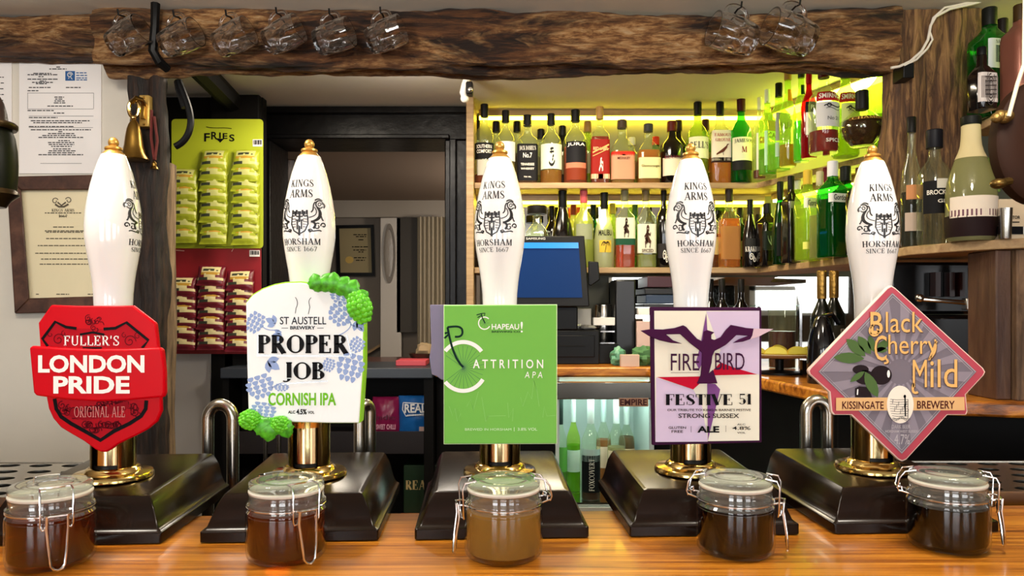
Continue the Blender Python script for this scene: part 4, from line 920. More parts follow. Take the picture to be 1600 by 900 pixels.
# ---------------------------------------------------------------- bottles
KINDS = {
 'round': ([(.9, 0), (1, .02), (1, .56), (.93, .62), (.7, .68), (.42, .73), (.34, .78), (.33, .86)], .84, 1.0, .37, 0),
 'square': ([(.95, 0), (1, .02), (1, .58), (.92, .64), (.5, .70), (.36, .75), (.34, .86)], .84, 1.0, .38, 6),
 'flat': ([(.95, 0), (1, .02), (1, .66), (.95, .71), (.55, .77), (.36, .81), (.34, .9)], .84, 1.0, .42, 6),
 'squat': ([(.95, 0), (1, .02), (1, .50), (.94, .57), (.6, .66), (.36, .71), (.34, .90)], .87, 1.0, .40, 4),
 'taper': ([(.92, 0), (1, .03), (1, .36), (.82, .54), (.52, .70), (.38, .77), (.35, .86)], .78, 1.0, .38, 0),
 'wine': ([(.95, 0), (1, .02), (1, .52), (.95, .58), (.6, .66), (.37, .72), (.33, .80)], .74, 1.0, .36, 0),
 'orb': ([(.42, 0), (.55, .02), (.86, .16), (1, .32), (.93, .46), (.55, .60), (.22, .66), (.2, .74)], .66, 1.0, .3, 0),
 'cone': ([(.84, 0), (.96, .03), (1, .12), (1, .38), (.93, .48), (.66, .64), (.42, .74), (.38, .82), (.36, .93)], .93, 1.0, .4, 0),
 'tall': ([(.9, 0), (1, .02), (1, .50), (.85, .58), (.5, .68), (.38, .76), (.36, .9)], .88, 1.0, .42, 0),
}
G_CLEAR = thin_glass('clear_bottle_glass', (.93, .98, .88, 1), 1.1, .03, .06, '#e8f0c8')
G_GREEN = thin_glass('green_bottle_glass', (.10, .62, .16, 1), 1.1, .03, .22, '#1a9a34')
G_DKGREEN = thin_glass('dark_green_bottle_glass', (.03, .22, .07, 1), 1.1, .03, .3, '#0d4a1c')
G_LIME_GLOW = thin_glass('lime_glow_bottle_glass', (.80, .97, .40, 1), 1.1, .03, .2, '#c9e45e')  # yellow-green strip-light glow put into the glass colour
G_FROST = thin_glass('frosted_bottle_glass', (.86, .92, .78, 1), .8, .2, .6, '#e6e8c4')
G_YFROST = thin_glass('lemon_frosted_glass', (.85, .9, .45, 1), .8, .2, .6, '#d2da78')
G_BLACK = pm('black_bottle_glass', '#0b0808', .12, coat=.4)
G_RED = thin_glass('red_bottle_glass', (.75, .05, .06, 1), 1, .03, .45, '#c1121a')
LIQ = {}
def liq(c, body=.34):
    k = 'spirit_'+c.strip('#')+str(int(body*100))
    if k not in LIQ: LIQ[k] = thin_glass(k, c, .3, .02, body, c)
    return LIQ[k]
CAPM = {}
def flatm(c, r=.45):
    k = 'paint_'+c.strip('#')+('' if r == .45 else '_r%d' % int(r*100))
    if k not in MATS: pm(k, c, r, spec=.15)
    return MATS[k]
BX = []
def prof_r(pr, t):
    for (r0, z0), (r1, z1) in zip(pr, pr[1:]):
        if z0 <= t <= z1: return r0+(r1-r0)*(t-z0)/(z1-z0)
    return pr[-1][0]
def bottle(label, kind, px, by, ty, wpx, d, z, glass=None, liquid=None, level=.5, cap='#111111', labels=(), group=None, rot=None, capr=None, name='bottle', texts=(), simple=False, capm=None):
    """labels: (z0, z1, colour, half angle); texts: (string, colour, z0, z1, half angle, serif)"""
    pr, c0, c1, cr, sq = KINDS[kind]
    x = (px-800)*d/F; R = wpx*d/F/2; H = ZC+(HOR-ty)*d/F-z; BX.append((label, x, d, R, z, H))
    root = thing(name, (x, d, z), label, 'bottle', group)
    rz = math.atan2(-x, d)*.0 if rot is None else math.radians(rot)
    M = Matrix.Translation((x, d, z)) @ Matrix.Rotation(rz, 4, 'Z')
    seg = 16 if simple else 28
    g = MB(M); g.lathe([(r*R, t*H) for r, t in pr], seg, sq=sq); g.build('glass', glass or G_CLEAR, root, sharp=50)
    cp = MB(M); cr2 = capr or cr
    cp.lathe([(cr2*R, c0*H), (cr2*R*1.02, c0*H+.001), (cr2*R*1.02, c1*H-.002), (cr2*R*.9, c1*H)], 14 if simple else 20); cp.build('cap', capm or flatm(cap), root)
    if liquid:
        lq = MB(M); zs = [i/12 for i in range(13)]
        zl = [(.93*prof_r(pr, max(.02, t*level))*R, (.012+t*(level-.012))*H) for t in zs]
        lq.lathe(zl, seg, sq=sq); lq.build('liquid', liq(liquid) if isinstance(liquid, str) else liquid, root, sharp=50)
    for lb in labels:
        z0, z1, colr, ha = lb[:4]; mb = MB(M); n = 5
        a0, a1 = math.radians(-90-ha), math.radians(-90+ha)
        mb.lathe([((prof_r(pr, z0+(z1-z0)*i/n)*1.012)*R+.0004, (z0+(z1-z0)*i/n)*H) for i in range(n+1)], 18, a0=a0, a1=a1, sq=sq)
        mb.build(lb[4] if len(lb) > 4 else 'label', flatm(colr, .6), root, sharp=50)
    for tx in texts:
        s, colr, z0, z1, ha, serif = tx[:6]; mb = MB(M)
        vfs = symbol(s[1:]) if s[0] == '*' else [(S_ if serif else T_)(s, -1, 0, 1, 1, **({} if serif else {'bold': .015}))]
        def mp(u, v):
            if len(tx) > 6: u, v = 2*v-1, .5-u/2          # lettering running up the bottle
            t = z0+(1-v)*(z1-z0); r = prof_r(pr, t)*1.03*R+.0011
            if sq: return (u*math.radians(ha)*R, -r*.975, t*H)
            a = -PI/2+u*math.radians(ha); return (r*math.cos(a), r*math.sin(a), t*H)
        for vf in vfs: put(mb, vf, mp)
        mb.build('label_picture' if s[0] == '*' else 'label_lettering', flatm(colr, .5), root)
    return root
def blob(rows, colr, *a): return None

UG, MG, RG, SG = 'spirit bottles on the upper shelf', 'spirit bottles on the lower shelf', 'bottles at the front right', 'bottles in the second row of the upper shelf'
D = 2.60
W_, K_, C_ = '#efe9dc', '#141214', '#e9dfc2'
# upper shelf, front row, from the left
bottle('clear bottle with black cap and black label, first on the left by the oak upright', 'round', 757, 285, 163, 32, D, UZ, G_CLEAR, '#c84a1a', .12, K_, [(.30, .50, K_, 62), (.1, .29, '#b9b4a4', 40)], UG, texts=[('SOUTHERN', W_, .43, .475, 44, 0), ('COMFORT', W_, .37, .415, 42, 0)])
bottle('black-capped bottle with cream label just behind the finial of the middle pump', 'round', 790, 285, 173, 32, D, UZ, G_CLEAR, '#d8c27a', .5, K_, [(.3, .56, W_, 66)], UG)
bottle('square bottle with a big black label and black cap', 'square', 824, 285, 180, 33, D, UZ, G_CLEAR, '#9a4a1c', .52, K_, [(.04, .56, K_, 70)], UG, texts=[("JACK DANIEL'S", W_, .46, .53, 44, 1), ('No.7', W_, .36, .43, 24, 0), ('TENNESSEE', W_, .25, .285, 36, 0), ('WHISKEY', W_, .19, .22, 36, 0), ('700 ML', W_, .08, .10, 20, 0)])
bottle('round-shouldered clear bottle with pale label and black brushed characters, gold spirit at the foot', 'round', 861, 285, 178, 35, D, UZ, G_CLEAR, '#f0aa30', .19, K_, [(.2, .55, '#dfe3c6', 66)], UG, capr=.34, texts=[('*characters', K_, .24, .50, 22, 0)])
bottle('bottle with black tall cap, black label and orange-red foot', 'round', 899, 285, 172, 38, D, UZ, G_CLEAR, '#e0602a', .5, K_, [(.27, .55, '#17161a', 52), (.2, .27, '#c9765a', 52), (.04, .2, '#7a2f17', 50)], UG, texts=[('JURA', W_, .48, .53, 42, 0)])
bottle('square bottle with deep red label, diagonal gold stripes and cork stopper', 'square', 937, 285, 167, 30, D, UZ, G_CLEAR, '#c8401a', .6, '#b08a55', [(.06, .56, '#8e1c14', 70), (.06, .12, '#e2c39a', 55)], UG, texts=[('RED LABEL', '#e6c98e', .42, .46, 44, 0), ('*walker', W_, .15, .34, 20, 0), ('*stripe', '#d9b06a', .34, .54, 48, 0)])
bottle('square-shouldered bottle with a rose-beige label and dark stopper', 'squat', 972, 285, 188, 38, D, UZ, G_CLEAR, '#eab050', .5, '#4a3a2e', [(.06, .44, '#c28a6c', 66), (.42, .48, '#c9281c', 62)], UG, texts=[('MONKEY', '#5a2a1e', .36, .40, 30, 0)])
bottle('amber bottle with a cream arched label and grey foil neck', 'squat', 1013, 285, 194, 36, D, UZ, G_CLEAR, '#f0a840', .55, '#3b3a3a', [(.08, .42, '#d9cf98', 54)], UG, texts=[('Glenmorangie', '#6b5a2e', .25, .3, 44, 0)])
bottle('dark round bottle with cream label and red-brown wax top', 'round', 1050, 285, 190, 36, D, UZ, G_BLACK, None, .5, '#5a1a12', [(.12, .40, '#d9cdb4', 62)], UG, texts=[('BRAMBLE', '#6a1d2e', .38, .43, 48, 1)], capr=.42)
bottle('tall clear bottle with black cap and yellow-white label behind the fourth finial', 'round', 1090, 285, 160, 33, D, UZ, G_LIME_GLOW, '#cfc35a', .55, K_, [(.3, .56, '#e9e6b8', 66)], UG, texts=[("BELL'S", K_, .42, .5, 52, 1)])
bottle('bottle with cream label showing a brown game bird over amber spirit', 'square', 1125, 285, 160, 32, D, UZ, G_CLEAR, '#f2a428', .34, K_, [(.27, .64, '#e5d8c4', 66), (.25, .31, '#2a1a14', 66)], UG, texts=[('FAMOUS', '#b0453a', .56, .60, 46, 1), ('GROUSE', '#b0453a', .50, .54, 42, 1), ('*bird', '#5c2d20', .33, .48, 40, 0)])
bottle('green bottle with dark maroon capsule and cream label', 'round', 1158, 283, 153, 32, D-.03, UZ, G_GREEN, '#0d6a24', .5, '#3b0f16', [(.25, .52, '#e3e2bc', 70), (.14, .25, '#1c1c1a', 70)], UG, texts=[('JAMESON', K_, .45, .5, 54, 1), ('M', '#8a1e1e', .34, .41, 14, 1)], capr=.40)
# second row of the upper shelf: mostly caps and shoulders show between the front bottles
for px, ty, g, cp, lab in ((775, 190, G_CLEAR, K_, 'between the first two bottles on the left'), (808, 190, G_CLEAR, K_, 'left of the square black-label bottle'), (846, 202, G_CLEAR, K_, 'left of the pale-label brushed-character bottle'), (880, 197, G_BLACK, K_, 'left of the black-and-orange-label bottle'), (920, 190, G_LIME_GLOW, '#8a6a3a', 'left of the diagonal-striped red bottle'), (990, 215, G_CLEAR, '#c9c6a2', 'right of the rose-beige label bottle'), (1028, 214, G_GREEN, '#c8341c', 'left of the dark wax-topped bottle'), (1064, 188, G_BLACK, '#2a1512', 'right of the dark wax-topped bottle'), (1107, 187, G_GREEN, '#3a1712', 'left of the game-bird label bottle')):
    bottle('second-row bottle on the whisky shelf, '+lab, 'round', px*.985+.015*800, 284, ty, 31, 2.68, UZ, g, None, .5, cp, [(.2, .5, '#8f8a68', 60)], SG, simple=True)
# upper shelf along the right wall, coming nearer
RW = 'bottles along the angled right wall, upper shelf'
def rb(label, kind, px, by, ty, w, glass, liquid, level, cap, labels=(), texts=(), rot=22, push=0, **k):
    d = .432*F/(HOR-by)+push
    bottle(label, kind, px, by, ty, w, d+.02, UZ, glass, liquid, level, cap, labels, RW, rot=rot, texts=texts, **k)
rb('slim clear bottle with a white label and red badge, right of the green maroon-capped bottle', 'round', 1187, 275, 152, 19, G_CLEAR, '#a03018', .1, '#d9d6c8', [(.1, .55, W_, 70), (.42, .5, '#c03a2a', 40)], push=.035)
rb('clear bottle with white cap and a red-brown oval badge on green', 'square', 1199, 272, 140, 22, G_LIME_GLOW, '#86c860', .3, '#dfe6dc', [(.1, .5, '#b9dcc0', 62), (.5, .62, '#8a3a22', 36)], [('CAI', K_, .42, .48, 40, 0)])
rb('clear bottle with black cap and a round grey label', 'square', 1217, 265, 130, 28, G_LIME_GLOW, '#a7d860', .3, '#17170f', [(.32, .64, '#8b8d86', 60), (.14, .3, '#9fb8a4', 62)], [('MALFY', K_, .46, .53, 48, 0)])
rb('bottle with orange disc on its shoulder and golden liqueur at the foot', 'tall', 1231, 259, 107, 26, G_LIME_GLOW, '#dfa520', .22, '#9c7a42', [(.66, .78, '#e2951c', 42)], [('ille', '#8fa13c', .38, .46, 40, 0)])
rb('tall bottle with dark green disc on its neck and green liquid', 'tall', 1252, 251, 104, 24, G_LIME_GLOW, '#5fd82a', .42, '#2a3a22', [(.7, .80, '#1d4a24', 48)])
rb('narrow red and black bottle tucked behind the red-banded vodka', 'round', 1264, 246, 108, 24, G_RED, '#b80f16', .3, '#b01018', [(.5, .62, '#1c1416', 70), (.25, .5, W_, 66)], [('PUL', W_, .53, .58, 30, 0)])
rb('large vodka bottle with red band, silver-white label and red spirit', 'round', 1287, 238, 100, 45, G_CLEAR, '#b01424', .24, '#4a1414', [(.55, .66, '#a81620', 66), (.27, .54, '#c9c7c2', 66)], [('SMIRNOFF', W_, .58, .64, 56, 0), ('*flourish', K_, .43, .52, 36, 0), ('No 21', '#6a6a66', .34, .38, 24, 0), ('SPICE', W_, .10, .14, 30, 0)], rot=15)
rb('clear vodka bottle with a red band, second of the two', 'round', 1321, 231, 98, 40, G_LIME_GLOW, '#d9e070', .5, '#2a1a16', [(.55, .66, '#b0281c', 60), (.2, .54, '#d4dc8a', 50)], [('SMIRNOFF', W_, .58, .64, 50, 0), ('*flourish', K_, .42, .51, 30, 0)], rot=10, push=.105)
rb('spherical liqueur bottle, dark purple below with a black crown cap', 'orb', 1347, 227, 142, 64, thin_glass('lime_lit_orb_glass', (.92, .96, .7, 1), 1.1, .03, .04, '#dfe08a'), pm('dark_liqueur', '#2a0a12', .15), .47, '#15120f', [(.42, .48, '#5a3a12', 70)], [('CHAMBORD', '#d9b45a', .425, .475, 60, 1)], rot=8)  # lime glow tinted into the colour of the clear orb glass
rb('big lime-lit bottle next to the rough timber on the right', 'flat', 1378, 226, 92, 36, G_LIME_GLOW, '#c2d23a', .4, '#6a4a1a', [], rot=5, push=.10)

# lower shelf
M0 = 2.60
bottle('dark bottle at the left end of the lower shelf half hidden by the middle pump', 'round', 753, 419, 318, 24, M0, MZ, G_BLACK, None, .5, K_, [(.15, .4, '#3a302a', 60)], MG)
bottle('squat clear bottle with a dark wide top above the till screen', 'squat', 839, 419, 322, 38, M0, MZ, G_CLEAR, '#d9d3ac', .34, '#1d1a17', [(.1, .3, W_, 60)], MG, capr=.8)
bottle('black cream-liqueur bottle behind the till screen', 'taper', 879, 419, 298, 35, M0, MZ, G_BLACK, None, .5, '#0d0c0c', [(.3, .36, '#8a3a28', 56), (.24, .28, '#d9cdb4', 56)], MG, texts=[('BAILEYS', '#d9b45a', .30, .36, 46, 1)])
bottle('lemon frosted bottle with pink cap and grey oval label', 'round', 912, 419, 298, 31, M0, MZ, G_YFROST, '#d5dd7a', .6, '#c0555a', [(.36, .56, '#8d9274', 52)], MG)
bottle('white frosted bottle with black cap and a palm picture', 'taper', 944, 419, 301, 32, M0, MZ, G_FROST, '#dfe2b8', .5, '#101010', [(.2, .36, '#c9a83a', 34)], MG, texts=[('MALIBU', K_, .42, .50, 40, 0), ('*palm', '#3a2a14', .2, .36, 26, 0)])
bottle('clear rum bottle with figure label and bright orange spirit', 'square', 976, 419, 294, 31, M0, MZ, G_CLEAR, '#f0601c', .28, '#6a664e', [(.36, .62, '#d3d2b8', 60), (.28, .36, '#1d4a34', 66)], MG, texts=[('*figure', '#3a241c', .37, .61, 30, 0)])
bottle('clear rum bottle with pale label and brown seated figure', 'square', 1009, 419, 294, 30, M0, MZ, G_CLEAR, '#d8d8a0', .16, '#6a5a3c', [(.18, .54, '#d6d5c0', 58)], MG, texts=[('*figure', '#4a2c20', .24, .52, 36, 0), ('SPICED', '#5a3a2a', .19, .23, 34, 0)])
bottle('black bottle with white lettering left of the fourth pump handle', 'round', 1037, 419, 294, 25, M0, MZ, G_BLACK, None, .5, '#181414', [(.12, .3, '#2a2626', 56)], MG, texts=[('*swirl', W_, .05, .22, 30, 0)])
bottle('clear bottle half hidden behind the fourth pump handle', 'round', 1066, 419, 296, 28, M0, MZ, G_CLEAR, '#b9c45a', .4, '#1a1a16', [(.2, .45, W_, 56)], MG)
bottle('second-row amber bottle at the right side of the fourth pump handle', 'round', 1112, 418, 312, 28, 2.66, MZ, G_CLEAR, '#b0641e', .5, '#5a1a14', [(.2, .45, '#c9b27a', 56)], MG, simple=True)
bottle('amber square bottle with dark cap on the lower shelf right of the fourth handle', 'square', 1139, 418, 296, 31, 2.58, MZ, G_CLEAR, '#f0a030', .62, '#2a211c', [(.1, .52, '#a5713c', 60)], MG)
bottle('dark bottle with glinting white lettering beside the amber square bottle', 'taper', 1172, 416, 312, 24, 2.54, MZ, G_BLACK, None, .5, '#101010', [(.3, .42, '#2c2c2a', 50)], MG, texts=[('KRAKEN', W_, .22, .30, 50, 1), ('*swirl', W_, .06, .2, 40, 0)])
bottle('broad dark green-black bottle with a leaf pattern', 'flat', 1199, 415, 318, 29, 2.50, MZ, G_BLACK, None, .5, '#161414', [(.25, .55, '#1c241e', 52)], MG, rot=15, texts=[('*leaf', '#8fa08a', .30, .52, 40, 0)])
def rm(label, kind, px, by, ty, w, glass, liquid, level, cap, labels=(), texts=(), rot=20, push=0, **k):
    d = .138*F/(HOR-by)+push
    bottle(label, kind, px, by, ty, w, d, MZ, glass, liquid, level, cap, labels, 'bottles along the angled right wall, lower shelf', rot=rot, texts=texts, **k)
rm('green-necked dark bottle marked with a white number ten', 'taper', 1219, 413.5, 284, 25, G_DKGREEN, None, .5, '#10140f', [(.1, .5, '#0f1210', 64)], [('10', W_, .30, .36, 24, 0), ('TEN', '#cfcfc4', .12, .15, 34, 0)])
rm('dark bottle with black cap and silver shoulder label', 'flat', 1236, 411.5, 275, 24, G_BLACK, None, .5, '#0d0d0d', [(.62, .7, '#77776c', 50)])
rm('clear gin bottle with white cap, left of its larger twin', 'flat', 1246, 409, 274, 24, G_LIME_GLOW, '#d9dc9a', .5, '#dcdcd0', [(.54, .62, '#c9cfae', 54)], push=.16)
rm('clear gin bottle with yellow cap, script label and pale yellow band', 'flat', 1262, 407.5, 266, 32, G_LIME_GLOW, '#dfe07a', .62, '#cfae3a', [(.57, .68, '#dfe2c8', 60), (.12, .2, '#d6d86a', 66)], [("Gordon's", K_, .59, .66, 50, 0)])
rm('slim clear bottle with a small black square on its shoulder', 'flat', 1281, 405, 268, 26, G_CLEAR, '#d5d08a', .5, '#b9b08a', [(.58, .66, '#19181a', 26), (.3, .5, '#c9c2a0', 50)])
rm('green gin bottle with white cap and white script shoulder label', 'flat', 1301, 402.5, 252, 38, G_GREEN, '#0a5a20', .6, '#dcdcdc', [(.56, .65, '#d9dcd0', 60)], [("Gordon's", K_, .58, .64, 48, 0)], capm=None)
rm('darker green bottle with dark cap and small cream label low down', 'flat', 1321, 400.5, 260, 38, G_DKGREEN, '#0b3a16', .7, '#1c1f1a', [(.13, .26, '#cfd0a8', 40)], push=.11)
rm('black bottle with a red arched label next to the last pump handle', 'flat', 1345, 398, 262, 36, G_BLACK, None, .5, '#3a1712', [(.3, .6, '#7a1f1c', 50), (.36, .54, '#2c1412', 34)])
rm('deep red-capped bottle in the second row behind the green gin', 'flat', 1291, 404.5, 262, 24, G_CLEAR, '#c9b060', .4, '#6a1c28', [], push=.12)
# lower-shelf second row seen in the gaps
for px, ty, g, cp, lab in ((862, 322, G_BLACK, '#141414', 'left of the black cream-liqueur bottle'), (896, 320, G_YFROST, '#8a3a22', 'between the black and the pink-capped bottles'), (927, 320, G_DKGREEN, '#12201a', 'right of the pink-capped bottle'), (957, 318, G_LIME_GLOW, '#a89a3a', 'right of the white frosted bottle'), (992, 320, G_GREEN, '#3a5a2a', 'between the two figure-label rum bottles'), (1156, 325, G_DKGREEN, '#1a1a1a', 'right of the amber square bottle'), (1184, 335, G_BLACK, '#1d1512', 'left of the leaf-patterned dark bottle')):
    bottle('second-row bottle on the lower shelf, '+lab, 'round', px, 418, ty, 27, 2.69, MZ, g, None, .5, cp, [(.2, .45, '#6d6a4c', 56)], 'bottles in the second row of the lower shelf', simple=True)
# front right, nearest
bottle('tall slim clear bottle with black-and-white cap and peach label beside the last pump', 'tall', 1424, 385, 183, 31, 1.70, MZ, G_CLEAR, '#3a2a20', .42, '#15130f', [(.12, .26, '#b9a594', 62), (.36, .47, '#c98a5a', 55)], RG, capr=.42)
bottle('clear gin bottle with black label, white seal disc and tall black stopper', 'round', 1460, 381, 203, 50, 1.635, MZ, G_CLEAR, None, .3, '#15151a', [(.26, .54, '#131214', 66), (.475, .555, '#cfc9bc', 22, 'seal')], RG, texts=[('BROCKMANS', W_, .42, .46, 52, 0), ('GIN', W_, .35, .38, 20, 0)], capr=.47)
bottle('large sloping bottle with cream neck foil, green-grey glass and cream-purple band', 'cone', 1517, 378, 182, 71, 1.545, MZ, thin_glass('smoky_sage_glass', (.6, .64, .4, 1), 1, .05, .75, '#b9b880'), pm('port_dark', '#1a0b0c', .3), .28, '#12140f', [(.03, .20, '#1c0c0d', 180, 'dark_port'), (.18, .345, '#ddd0bf', 82), (.19, .24, '#6a4450', 84), (.66, .925, '#c9ba8c', 180, 'neck_foil')], RG)
bottle('emerald square gin bottle with a white oval label at the upper right', 'flat', 1546, 204, 13, 50, 1.70, UZ, G_GREEN, '#128a3a', .5, '#12140f', [(.42, .68, '#c9d2cf', 50), (.47, .62, '#1e3a4a', 30)], RG, rot=14, texts=[('SAPPHIRE', K_, .63, .67, 34, 1)])
bottle('stout black bottle with a white engraved label at the upper right', 'squat', 1534, 191, 74, 34, 1.62, UZ, G_BLACK, None, .5, '#0f0f0f', [(.10, .56, '#cfc6c0', 58), (.16, .5, '#8f8580', 44)], RG, rot=10, texts=[('*engraving', '#3a3230', .14, .52, 42, 0)])
bottle('olive green bottle with a white band between the black and the copper bottles', 'flat', 1566, 196, 30, 38, 1.745, UZ, G_GREEN, '#5a8a1a', .5, '#1c1410', [(.22, .32, '#d9d6c6', 66)], RG, rot=10)
bottle('tall copper-pink bottle at the right edge of the picture', 'flat', 1594, 182, 8, 44, 1.60, UZ, pm('copper_bottle', '#8a5646', .35, metal=.35), None, .5, '#3a2a12', [(.1, .2, '#b07a62', 60)], RG, rot=8)

# ---------------------------------------------------------------- dimpled mugs on the beam
mug_glass = pm('mug_glass', '#ffffff', .03, trans=1, ior=1.38, coat=1)
def make_mug(px, py, ang, size, label, flip=1, yaw=12):
    d = 1.715; c = P(px, py, d); s = size*d/F           # s: body length
    root = thing('dimpled_mug', c, label, 'mug', 'dimpled glass mugs hanging from the beam')
    # local axis z runs from base to rim; the handle is at +x
    ax = Vector((flip*math.cos(math.radians(ang)), -math.sin(math.radians(yaw)), math.sin(math.radians(ang)))).normalized()
    up = Vector((0, 0, 1)); hx_ = (up-ax*up.dot(ax)).normalized(); hy = ax.cross(hx_)
    M = Matrix(((hx_.x, hy.x, ax.x, c.x), (hx_.y, hy.y, ax.y, c.y), (hx_.z, hy.z, ax.z, c.z), (0, 0, 0, 1)))
    g = MB(M); n = 60; L = s; loops = []
    zs = [i/22 for i in range(23)]
    def wall(t): return .345+.065*min(1, t*1.6)**.7+.02*math.sin(PI*t)
    def rad(t, a):
        r = wall(t)*L
        if .06 < t < .74:
            row = 0 if t < .40 else 1; ph = row*PI/10
            cell = math.cos(10*a+ph*10); tt = (t-.06)/.34-row
            r -= .028*L*max(0, cell+.25)*math.sin(PI*max(0, min(1, tt)))
        return r
    for t in zs: loops.append([(rad(t, 2*PI*k/n)*math.cos(2*PI*k/n), rad(t, 2*PI*k/n)*math.sin(2*PI*k/n), (t-.5)*L) for k in range(n)])
    inner = []
    for t in reversed(zs):
        if t < .10: continue
        inner.append([((wall(t)-.03)*L*math.cos(2*PI*k/n), (wall(t)-.03)*L*math.sin(2*PI*k/n), (t-.5)*L) for k in range(n)])
    g.loft(loops+inner); g.build('glass_body', mug_glass, root, sharp=70)
    h = MB(M); r0 = .40*L
    h.tube([(r0*.97, 0, .26*L), (r0+.13*L, 0, .29*L), (r0+.24*L, 0, .22*L), (r0+.29*L, 0, .06*L), (r0+.27*L, 0, -.12*L), (r0+.17*L, 0, -.26*L), (r0*.93, 0, -.29*L)], [.055*L, .05*L, .048*L, .048*L, .048*L, .05*L, .055*L], 10)
    h.build('mug_handle', mug_glass, root, subsurf=1)
    top = M @ Vector((r0+.22*L, 0, 0))
    hk = MB(); hk.tube([(top.x+.004, 1.80, top.z+.004), (top.x+.004, 1.73, top.z+.004), (top.x+.004, 1.705, top.z-.002), (top.x+.004, 1.70, top.z+.010)], .0022, 6)
    tag(hk.build('cup_hook', black_plastic), 'dark cup hook holding the '+label.split(',')[0].replace(' on the beam', ''), 'hook', 'cup hooks in the beam')
ML = ['first dimpled glass mug from the left, on the beam over the notices', 'second dimpled glass mug from the left, just right of the black strap', 'third dimpled glass mug from the left on the beam', 'fourth dimpled glass mug from the left on the beam', 'fifth dimpled glass mug from the left on the beam', 'sixth dimpled glass mug from the left, over the doorway lintel']
for (px, py, ang), lab in zip(((200, 57, 24), (282, 60, 17), (365, 59, 20), (443, 55, 20), (522, 58, 14), (603, 55, 17)), ML): make_mug(px, py, ang, 57, lab)
make_mug(1145, 54, 12, 68, 'left dimpled mug of the pair, at the right end of the beam', -1)
make_mug(1234, 52, 14, 72, 'right dimpled mug of the pair, at the right end of the beam', -1)
# black strap over the beam joint
st = MB(); st.tube([P(243, 6, 1.735), P(242, 40, 1.73), P(239, 80, 1.74), P(250, 98, 1.74), P(262, 108, 1.76)], [.011, .010, .011, .012, .01], 8)
tag(st.build('strap', black_plastic), 'black bent iron strap hanging over the joint of the beams', 'strap')
ck = MB(); ck.tube([P(x, y, 1.86) for x, y in bez((279, 126), (288, 150), (296, 165), (298, 186), 8)+bez((298, 186), (299, 206), (290, 222), (274, 229), 10)[1:]], .0085, 10)
ck.tube([P(290, 168, 1.87), P(281, 140, 1.87), P(279, 128, 1.88)], .011, 10)
tag(ck.build('hook', black_plastic), 'large black curved iron hook beside the snack cards', 'hook')

# ---------------------------------------------------------------- notices on the left wall
def lines(mb, x0, x1, y, d, h=1.6, seed=0, gap=True):
    r = random.Random(seed); x = x0
    while x < x1-1:
        w = min(x1-x, r.uniform(2.5, 8)); a, b = P(x, y, d), P(x+w, y+h, d); mb.quad((a.x, d, a.z), (b.x, d, a.z), (b.x, d, b.z), (a.x, d, b.z)); x += w+(1.2 if gap else 0)
def sheet(name, x0, y0, x1, y1, d, m, label, cat, z=.0015):
    a, b = P(x0, y0, d), P(x1, y1, d); root = thing(name, ((a.x+b.x)/2, d, b.z), label, cat)
    MB().box(a.x, b.x, d, d+z, b.z, a.z).build('sheet', m, root); return root
dN = 1.926
rt = sheet('notice', 30, 94, 158, 271, dN, paper, 'white printed licence sheet with a blue crest square pinned on the left wall', 'notice', .003)
mb = MB(); dd_ = dN-.0006; k = 0
for y, a, b in ((104, 88, 94), (107, 77, 104), (114, 52, 80), (116, 43, 90), (119, 60, 68), (123, 43, 90), (126, 62, 72), (128, 50, 84), (130, 56, 74), (136, 45, 80), (136, 103, 126), (141, 43, 60), (151, 85, 100), (154, 86, 98), (157, 85, 101), (160, 84, 102), (165, 74, 114), (172, 43, 84), (176, 84, 102), (183, 45, 90), (188, 48, 140), (191, 52, 128), (197, 45, 116), (202, 48, 142), (205, 91, 98), (208, 75, 116), (211, 66, 118), (214, 60, 130), (219, 91, 109), (222, 75, 116), (225, 76, 116), (228, 80, 112), (232, 83, 110), (235, 76, 118), (238, 75, 116), (241, 60, 130)):
    lines(mb, a, b, y, dd_, 1.5, k); k += 1
for y, a, b in ((145, 43, 146), (170, 43, 146), (255, 63, 128), (181, 45, 146), (199, 45, 146)): lines(mb, a, b, y, dd_, .5, k, False); k += 1
for x in (43, 146):
    a, b = P(x, 145, dd_), P(x+.5, 170, dd_); mb.quad((a.x, dd_, a.z), (b.x, dd_, a.z), (b.x, dd_, b.z), (a.x, dd_, b.z))
mb.build('print', ink, rt)
mb = MB(); a, b = P(102, 111, dd_), P(117, 126, dd_); mb.box(a.x, b.x, dd_, dd_+.0003, b.z, a.z); bl = mb.build('crest_square', pm('council_blue', '#2b5f9a', .6), rt)
mb = MB(); put(mb, brush(spiral(109, 117, 4.5, 1.5, 0, 500), 1.2), lambda x, y: P(x, y, dd_-.0004)); put(mb, brush([(107, 123), (109, 119), (113, 124)], 1.2), lambda x, y: P(x, y, dd_-.0004)); mb.build('crest_lion', white_m, bl)
mb = MB()
for i, y in enumerate((113, 117, 121, 124)): lines(mb, 119, 136, y, dd_, 1.6, 60+i)
mb.build('blue_print', pm('council_blue', '#2b5f9a', .6), rt)
rt = sheet('notice', -30, 94, 18, 262, dN, paper, 'white paper sheet cut off by the left edge of the picture', 'notice', .003)
mb = MB()
for i in range(14): lines(mb, -20, 6, 120+i*9, dd_, 1.4, 90+i)
mb.build('print', ink, rt)
